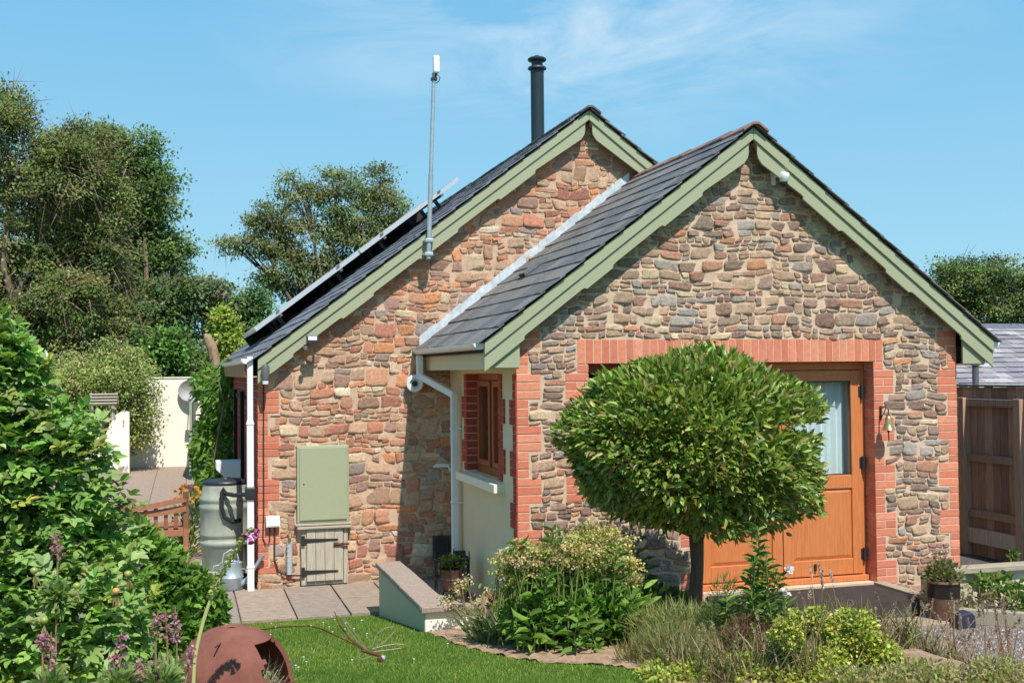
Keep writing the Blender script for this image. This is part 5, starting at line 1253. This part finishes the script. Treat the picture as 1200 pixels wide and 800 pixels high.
# purple tipped grasses in the right foreground, one tuft each
def spikes(name, label, x, y0, Y, k, hpx, cols, hl=.055, hw=.012, cat='grass plant', group=None, spread=30, leafn=60):
    b0 = at(x, y0, Y); b0[2] = gz(b0[0], b0[1]); s_ = 1/pxm(b0)
    t = thing(name, label, cat, b0, group); m = MB(); P = []; D = []
    for i in range(k):
        b = b0+np.array((RNG.normal()*.05, RNG.normal()*.05, 0)); e = at(x+random.uniform(-spread,spread), y0-hpx*random.uniform(.55,1.05), Y+RNG.normal()*.12)
        mid = (b+e)/2+RNG.normal(size=3)*.02; m.tube([b,mid,e],[.0032,.0028,.0018],5)
        d = unit(e-mid)
        if random.random() < .75:
            for q in range(46):
                f = random.random(); P.append(e+d*(f*hl)+RNG.normal(size=3)*hw*.32*(1.1-f)); D.append(d+RNG.normal(size=3)*.45)
        else:
            for q in range(10):
                f = random.random(); P.append(mid+(e-mid)*f); D.append(d*.6+RNG.normal(size=3)*.5)
    m.build('stem', M['drystem'], t)
    n = len(P); leaves('flower_spikes', M['petal'], t, P, D, .018, .007, palette(n, cols, .2), 'quad')
    q = RNG.normal(size=(leafn,3))*np.array((.06,.06,.0))+b0; leaves('foliage', M['leaf'], t, q, RNG.normal(size=(leafn,3))*.35+np.array((0,0,1)), RNG.uniform(.12,.32,leafn), .008, palette(leafn, [(.24,.22,.09),(.3,.26,.13),(.17,.19,.06)], .2), 'blade')
    return t
PU = [(.36,.25,.24),(.45,.33,.30),(.28,.19,.19),(.40,.36,.22)]
gl = [(985,'tuft of purple tipped grass at the front of the golden shrub'),(1020,'purple tipped grass rising beside the golden shrub at its right end'),(1055,'tall purple tipped grass before the left end of the gravel path'),
      (1090,'dense purple tipped grass in front of the brown glazed pot'),(1125,'purple tipped grass in front of the dark blue block'),(1160,'pale pinkish grass near the bottom right corner'),(1192,'rightmost grass tuft at the edge of the photo')]
for i,(x,l_) in enumerate(gl): spikes('ornamental_grass', l_, x, 812+(i % 2)*8, -3.0-.12*(i % 3), 17, 104, PU, group='purple tipped grasses in the right foreground', leafn=90)
for i,(x,y,h,l_) in enumerate(((905,796,70,'thin wild grass stems at the left foot of the golden shrub'),(945,804,85,'wild grass stems standing in front of the golden shrub'),(850,800,60,'straw coloured grass stems before the brown cushion'),(800,792,52,'short straw grass stems at the front of the bed below the tree'))):
    c_ = onground(x, min(y,799)); spikes('wild_grass', l_, x, y, c_[1], 12, h, [(.42,.36,.2),(.36,.26,.2),(.34,.34,.14)], .05, .010, group='wild grass along the front of the bed', spread=26, leafn=110)
spikes('grass_plumes', 'few pale plumes of grass rising above the golden shrub before the deck', 960, 745, YSP+.3, 9, 72, [(.55,.46,.42),(.48,.38,.34)], .07, .014, leafn=14)

# pot, block and small plants by the gravel
c = at(1106,712,-.95); c[2] = .0
t = thing('glazed_pot', 'two tone brown glazed pot holding a geranium by the timber post', 'potted plant', c)
s_ = 1/pxm(c)
m = MB(); h_ = 50*s_; r_ = 20*s_
m.lathe([(0,0),(r_*.66,0),(r_*.78,h_*.25),(r_*.90,h_*.6)], c, 28, col=lin(112,84,66)); m.lathe([(r_*.905,h_*.6),(r_*.94,h_*.8),(r_*.93,h_*.93),(r_*1.02,h_*.95)], c, 28, col=lin(38,32,32)); m.lathe([(r_*1.03,h_*.95),(r_*1.04,h_*1.0),(r_*.9,h_*1.0),(r_*.86,h_*.9),(0,h_*.88)], c, 28, col=lin(150,112,88)); m.build('pot', M['glaze'], t, smooth=True, ang=40)
n = 520; d = sph(n); d[:,2] = np.abs(d[:,2])
leaves('foliage', M['leaf'], t, c+np.array((0,0,h_*.98))+d*np.array((.17,.15,.19))*RNG.random((n,1))**.5, d+np.array((0,0,.3)), RNG.uniform(.025,.05,n), .03, palette(n, [(.16,.19,.07),(.22,.24,.1),(.3,.26,.15)], .2))
m = MB(); P = [c+np.array((RNG.normal()*.10,RNG.normal()*.08,h_+.12+.16*random.random())) for _ in range(12)]; stems(m, [c+np.array((0,0,h_*.9))]*12, P, .003); m.build('stem', M['drystem'], t)
n = 12*8; k = np.repeat(np.arange(12),8); leaves('flowers', M['petal'], t, np.array(P)[k]+RNG.normal(size=(n,3))*.012, RNG.normal(size=(n,3)), .02, .018, palette(n, [(.6,.35,.32),(.55,.5,.42),(.5,.2,.18)], .2), 'quad')
c = at(1128,722,-1.15); c[2] = 0
m = MB(); m.prism([(-.09,0),(.09,0),(.085,.10),(.05,.135),(-.07,.12),(-.092,.07)], lambda a,b,d: (c[0]+a+d*.1, c[1]+d, b), -.07, .07); tag(m.build('blue_block', mat('bluepaint', lin(44,48,66), .5, var=.2, bump=.2), None, bevel=.012), 'dark blue grey block on the gravel right of the glazed pot', 'block')
m = MB(); p0, p1, p2 = at(1120,716,-1.0), at(1145,700,-.85), at(1210,742,-1.35)
for q in (p0,p1,p2): q[2] = .06
m.bar(p0*.9+p1*.1, p2, .09, .13); tag(m.build('timber_edging', M['plank'], None, bevel=.008), 'old timber sleeper edging the gravel at the right', 'edging')
bush('vine', 'vine with broad green leaves at the right end of the timber barrier', 'plant', [lb(1165,683,28,8,-.85),lb(1196,698,16,18,-1.0),lb(1192,714,14,16,-1.2)], 200, .075, .062, [(.09,.19,.03),(.13,.24,.04),(.2,.24,.07)], nst=10, grow=(0,-.3,.2), base=(4.4,-.8,.0))
bush('dry_weeds', 'pale dry weeds scrambling under the white barrier board', 'plant', [lb(1140,700,40,12,-.9),lb(1180,705,30,12,-1.0),lb(1085,692,10,16,-.85)], 380, .045, .03, [(.36,.28,.16),(.28,.25,.12),(.2,.22,.08),(.3,.18,.12)], nst=8, base=(4.1,-.9,0))
bush('nettle', 'thin weed growing up in front of the dark fence at the right edge', 'plant', [lb(1188,655,7,14,-.3)], 60, .05, .022, DG, nst=3, base=(4.7,-.3,.1))

# ================================================================== LEFT FOREGROUND
def pinnate(name, m_, parent, bases, dirs, L_, cols, pairs=3, lw=.58):
    P, D, Wd, Ln, Cc, Nn = [], [], [], [], [], []
    for b, d, l, c in zip(bases, dirs, L_, cols):
        d = d/np.linalg.norm(d); n_ = np.array((RNG.normal()*.3, -.25+RNG.normal()*.3, .9)); sd = np.cross(n_, d); sd /= np.linalg.norm(sd)+1e-9
        for k in range(pairs):
            f = .32+.52*k/(pairs-1); p0 = b+d*l*f-np.array((0,0,.10))*l*f*f
            for s_ in (-1,1): P.append(p0); D.append(d*.55+sd*s_*.85+RNG.normal(size=3)*.10); Ln.append(l*.40*(.85+.2*k/pairs)); Cc.append(c*(1+RNG.normal()*.07)); Nn.append(n_)
        P.append(b+d*l*.86-np.array((0,0,.08))*l); D.append(d+RNG.normal(size=3)*.08-np.array((0,0,.1))); Ln.append(l*.42); Cc.append(c); Nn.append(n_)
    Ln = np.array(Ln); return leaves(name, M[m_], parent, P, D, Ln, Ln*lw, np.clip(np.array(Cc),.004,1), 'oval', nrm=np.array(Nn)+RNG.normal(size=(len(P),3))*.15)
RC = [(.21,.35,.085),(.26,.41,.10),(.17,.30,.07),(.33,.45,.14),(.33,.40,.19),(.36,.40,.08),(.30,.24,.10)]
RCW = [.24,.2,.22,.12,.12,.08,.02]
YR = -5.9
rl = [lb(12,475,48,90,YR),lb(55,560,68,80,YR),(lb(15,640,100,115,YR)),lb(108,630,52,72,YR+.1),lb(50,740,110,95,YR-.1),lb(118,710,58,70,YR),lb(5,412,30,38,YR),lb(84,520,30,42,YR),lb(-40,560,90,170,YR)]
b = np.array((rl[2][0], YR, gz(rl[2][0],YR)))
t = thing('rose_bush', 'big rugosa rose bush with pinnate leaves and hips in the left foreground', 'rose bush', b)
k_ = 3300; p_, d_ = in_lobes(rl, k_, .45); q = d_*.8+RNG.normal(size=(k_,3))*.45+np.array((.05,-.25,.18))
pinnate('foliage', 'leaf', t, p_-q/np.linalg.norm(q,axis=1,keepdims=True)*.05, q, RNG.uniform(.06,.104,k_), palette(k_, RC, .19, RCW))
m = MB(); q = p_[RNG.choice(k_, 90, replace=False)]; q = b+(q-b)*.82; q[:,1] += .06; stems(m, [b+RNG.normal(size=3)*np.array((.2,.08,0))+np.array((0,.08,0)) for _ in q], q, .005, .03, 6); m.build('stem', M['stem'], t)
for i,(x,y) in enumerate(((40,668),(136,692),(52,726),(150,672),(90,686))):
    c = at(x, y, YR-.42+.03*(i % 3)); m = MB(); col = [lin(140,150,70),lin(196,150,84),lin(140,156,76),lin(160,156,80)][i % 4]
    m.lathe([(0,-.009),(.006,-.008),(.010,-.002),(.0098,.004),(.0045,.008),(0,.009)], c, 12, col=col); m.build('rose_hip', M['glaze'], t, smooth='all')
    n = 9; leaves('sepals', M['petal'], t, np.repeat([c-np.array((0,0,.011))],n,0), RNG.normal(size=(n,3))*.25+np.array((.1,0,-1)), .035, .006, palette(n, [(.45,.3,.18),(.35,.33,.12)], .2), 'quad')
# geranium mound
YG_ = -3.2
gl_ = [lb(178,690,48,52,YG_),lb(222,706,36,36,YG_+.1),lb(145,660,45,50,YG_),lb(246,718,18,22,YG_+.15),lb(180,730,58,45,YG_)]
t = bush('hardy_geranium', 'mound of small cut green leaves between the rose bush and the paving', 'plant', gl_, 8200, .062, .032, [(.12,.24,.035),(.16,.30,.045),(.09,.19,.03),(.20,.33,.06)], shell=.6, nst=30, base=(-2.75,YG_,gz(-2.75,YG_)))
c = at(164,660,YG_-.36); n = 12; d = sph(n); leaves('flowers', M['petal'], t, c+d*.008, d+np.array((0,-1,.3)), .03, .028, palette(n, [(.36,.03,.5)], .1), 'quad')
# pink flower spikes
def pinkspike(label, pts, Y, lobe, cat='flower'):
    b = at(pts[0][0]-4, 830, Y); b[2] = gz(b[0],b[1]); t = thing('pink_sage', label, cat, b, 'pink flower spikes in the left foreground'); m = MB(); P = []
    for (x,y0,y1) in pts:
        e0, e1 = at(x,y1,Y), at(x+random.uniform(-3,5),y0,Y); m.tube([b+RNG.normal(size=3)*np.array((.04,.03,0)), e0, e1], [.003,.0025,.0015], 6)
        nw = max(3,int((y1-y0)/9))
        for w in range(nw):
            c = e0+(e1-e0)*w/nw
            for q in range(18): a = random.random()*6.28; P.append(c+np.array((math.cos(a)*.011*(1-.4*w/nw), math.sin(a)*.011, RNG.normal()*.004)))
    m.build('stem', M['drystem'], t); n = len(P)
    leaves('flowers', M['petal'], t, P, RNG.normal(size=(n,3))+np.array((0,-.3,0)), .012, .008, palette(n, [(.42,.16,.26),(.52,.24,.34),(.34,.14,.18),(.44,.3,.26)], .2), 'quad')
    p_, d_ = in_lobes([lb(*lobe, Y)], 150, .3); leaves('foliage', M['leaf'], t, p_, d_+np.array((0,0,.4)), RNG.uniform(.025,.045,150), .017, palette(150, [(.20,.30,.09),(.26,.34,.12)], .2)); return t
pinkspike('pair of pink flower spikes directly left of the clay vessel', [(207,710,748),(196,712,746),(181,714,742)], -6.3, (195,790,14,14))
pinkspike('single pink flower spike below the pink pair beside the vessel', [(186,766,796),(221,750,778)], -6.4, (190,800,16,12))
pinkspike('dusky pink flower spikes among the lower rose leaves', [(141,735,778),(132,758,792),(163,770,792)], -6.5, (140,803,18,12))
pinkspike('faded brown pink flower spike at the bottom left', [(58,740,800),(50,742,756)], -6.6, (60,806,14,10))
pinkspike('small pink flower head amid the middle of the rose bush', [(68,624,648)], -6.6, (66,700,6,8))
# foxglove
F0, F1, F2 = at(228,775,-5.0), at(252,690,-5.0), at(297,618,-5.05); b = F0.copy()+np.array((-.03,0,0)); b[2] = gz(b[0],b[1])
t = thing('foxglove', 'leaning foxglove stem of green seed pods with magenta bells at its tip', 'flower', b)
def fox(s): # quadratic through F0 F1 F2
    return F0*(1-s)*(1-2*s)+F1*4*s*(1-s)+F2*s*(2*s-1)
m = MB(); m.tube([b]+[fox(s) for s in np.linspace(0,1,12)], [.007]*8+[.006]*3+[.005,.004], 8); m.build('stem', mat('foxstem', lin(176,176,112), .7, var=.2), t, smooth=True)
P, D = [], []
for k in range(110):
    s_ = .42+.57*k/110; a = k*2.4; P.append(fox(s_)); D.append((math.cos(a),math.sin(a),.35))
n = len(P); leaves('seed_pods', M['leaf'], t, P, D, .024, .013, palette(n, [(.30,.33,.10),(.36,.36,.13),(.24,.28,.08)], .15), 'oval')
for dx, dz, ax in ((.018,-.012,(1,-.4,-.9)),(-.004,.0,(-.6,-.6,-.5)),(.02,.01,(.9,-.6,-.2)),(.0,-.03,(.2,-.8,-.9))):
    m = MB(); m.lathe([(.003,0),(.006,.006),(.008,.014),(.0095,.022),(.0125,.027),(.010,.025),(.006,.014),(0,.01)], fox(.96)+np.array((dx*.4,0,dz*.6)), 14, axis=ax, col=(.58,.16,.42)); m.build('bell', M['petal'], t, smooth='all')
# small white marker above the roses
c = at(55,416,-5.2); t = thing('white_tag', 'small white windblown tag above the rose leaves at the left', 'tag', c)
m = MB(); m.add([c+np.array(q) for q in ((-.004,0,.017),(.006,.002,.0),(.014,.004,-.014),(-.006,-.003,-.015),(-.004,.004,.017),(.006,.006,.0),(.014,.008,-.014),(-.006,.001,-.015))], [(0,1,2,3),(7,6,5,4),(0,4,5,1),(1,5,6,2),(2,6,7,3),(3,7,4,0)]); m.build('tag_body', M['upvc'], t)
m = MB(); m.tube([c+(0,.002,0), c+(-.02,.01,-.2)], .002, 5); m.build('stem', M['drystem'], t)

# ---- broken clay vessel with dry nest, wire dragonfly on a rod ----------------
YV = -4.45; vc = at(292,800,YV); s_ = 1/pxm(vc); g0 = gz(vc[0],YV); topz = at(270,733,YV)[2]
t = thing('clay_vessel', 'old rounded terracotta vessel with a broken side and dry stems inside', 'vessel', (vc[0],YV,g0))
c = np.array(at(278,800,YV)); c[2] = g0; Rv = 66*s_; Hv = topz-g0
nu, nv = 72, 34; V = []; F = []; vid = {}
def vp(i, j, k):
    a = 2*math.pi*i/nu; f = j/nv; h = f*Hv
    r = Rv*(1.02-.06*(1-f)) if f < .62 else Rv*1.0*math.sqrt(max(0,1-((f-.62)/.385)**2.2))
    r = max(r,.004)-k*.016; return c+np.array((r*math.cos(a)+.10*(f-.6)*(-1)*(f > .6)*.6, r*math.sin(a), h-k*.010*(f > .6)))
def hole(i, j):
    a = (i+.5)/nu*360; f = (j+.5)/nv
    da = (a-330+180) % 360-180; wv = 3*math.sin(f*23)+2.5*math.sin(f*41)
    return (-27+wv-14*(f-.66) < da < 40) and (.60+.012*math.sin(a*.21) < f < .925-.0009*abs(da))
m = MB()
for j in range(nv):
    for i in range(nu):
        if hole(i,j): continue
        m.add([vp(i,j,0),vp(i+1,j,0),vp(i+1,j+1,0),vp(i,j+1,0),vp(i,j,1),vp(i+1,j,1),vp(i+1,j+1,1),vp(i,j+1,1)],
              [(0,1,2,3),(7,6,5,4)]+([(0,4,5,1)] if j == 0 or hole(i,j-1) else [])+([(3,2,6,7)] if j == nv-1 or hole(i,j+1) else [])+([(0,3,7,4)] if hole((i-1) % nu,j) else [])+([(1,5,6,2)] if hole((i+1) % nu,j) else []))
o = m.build('vessel_body', M['clay'], t)
import bmesh
bm = bmesh.new(); bm.from_mesh(o.data); bmesh.ops.remove_doubles(bm, verts=bm.verts, dist=.0004); bm.to_mesh(o.data); bm.free()
o.data.polygons.foreach_set('use_smooth', [True]*len(o.data.polygons)); o.data.set_sharp_from_angle(angle=R(42))
m = MB(); m.lathe([(0,-.05),(Rv*.85,-.05),(Rv*.82,0),(Rv*.5,.03),(0,.06)], c+np.array((0,0,Hv*.53)), 24, wob=.04); m.build('soil', M['soil'], t)
n = 480; a = RNG.uniform(0,6.28,n); r = Rv*.8*np.sqrt(RNG.random(n)); P = c+np.stack([r*np.cos(a), r*np.sin(a), np.full(n,Hv*.56)],1)
leaves('dry_stems', M['leaf_far'], t, P, RNG.normal(size=(n,3))*.8+np.array((.2,-.1,.6)), RNG.uniform(.08,.20,n), .005, palette(n, [(.42,.36,.26),(.34,.29,.2),(.5,.45,.34)], .2), 'tri')
n = 60; leaves('sprout_leaves', M['leaf'], t, P[:60]+np.array((0,0,.05)), RNG.normal(size=(n,3))+np.array((0,-.2,.3)), .03, .02, palette(n, [(.16,.22,.1),(.2,.25,.12)], .2))
M['rustwire'] = mat('rustwire', lin(158,140,124), .6, metal=.3, var=.3)
# dragonfly
YD = -3.6; hd = at(446,768,YD); tl = at(392,736,YD)
t = thing('wire_dragonfly', 'rusty wire dragonfly with looped wings poised over the lawn on a curved rod', 'garden ornament', hd)
rod = [at(252,758,YV-.2)]+[at(x,y,YV+(YD-YV)*f) for x,y,f in ((275,742,.05),(300,738,.2),(330,734,.45),(362,733,.7),(376,736,.85),(410,752,.97),(425,759,1))]
m = MB(); m.tube(rod, [.0035]*len(rod), 6); m.build('rod', M['rust'], t, smooth=True)
m = MB(); m.tube([at(392,716,YD+.1), at(398,732,YD+.05), at(410,748,YD), at(426,760,YD)], [.0022,.004,.005,.006], 8); m.build('tail', M['rust'], t, smooth=True)
m = MB(); c = at(430,763,YD); m.tube([c+(-.03,0,.01), c, hd], [.006,.010,.008], 10); m.lathe([(0,-.018),(.014,-.012),(.018,0),(.014,.012),(0,.018)], hd+(-.005,-.02,-.012), 12); m.build('body', M['rust'], t, smooth=True)
m = MB(); m.lathe([(0,-.013),(.010,-.008),(.013,0),(.010,.008),(0,.013)], at(449,770,YD-.02), 12); m.build('eye', M['steel'], t, smooth=True)
for pts in (((436,757),(442,742),(452,735),(461,734),(462,740),(452,750),(438,760)),((436,760),(450,756),(464,754),(474,755),(470,759),(455,761),(438,763)),((428,758),(415,740),(406,728),(399,716),(404,730),(414,745),(428,760)),((424,764),(420,769),(424,772),(436,768))):
    m = MB(); m.tube([at(x,y,YD-.0) for x,y in pts], .0022, 5); m.build('wing', M['rustwire'], t)
# daisies in the lawn
proto = None; dz = []
for i in range(22):
    for _ in range(50):
        x, y = random.uniform(-2.2,.2), random.uniform(-2.6,.8)
        if not inside(BED, np.array(x), np.array(y)) and not inside(LEFTBED, np.array(x), np.array(y)) and not (x > -1.15 and y > -1.25): break
    p0 = np.array((x,y,gz(x,y)))
    if proto is None:
        proto = thing('daisy', 'tiny white daisy in the lawn', 'daisy', p0, 'daisies in the lawn')
        m = MB(); m.tube([p0, p0+(0,0,.030)], .001, 4); m.lathe([(0,.028),(.0065,.030),(.0065,.0315),(.003,.033),(0,.0335)], p0, 10); m.build('flower', mat('daisy', (.8,.8,.76), .8), proto)
    else: dup(proto, p0)
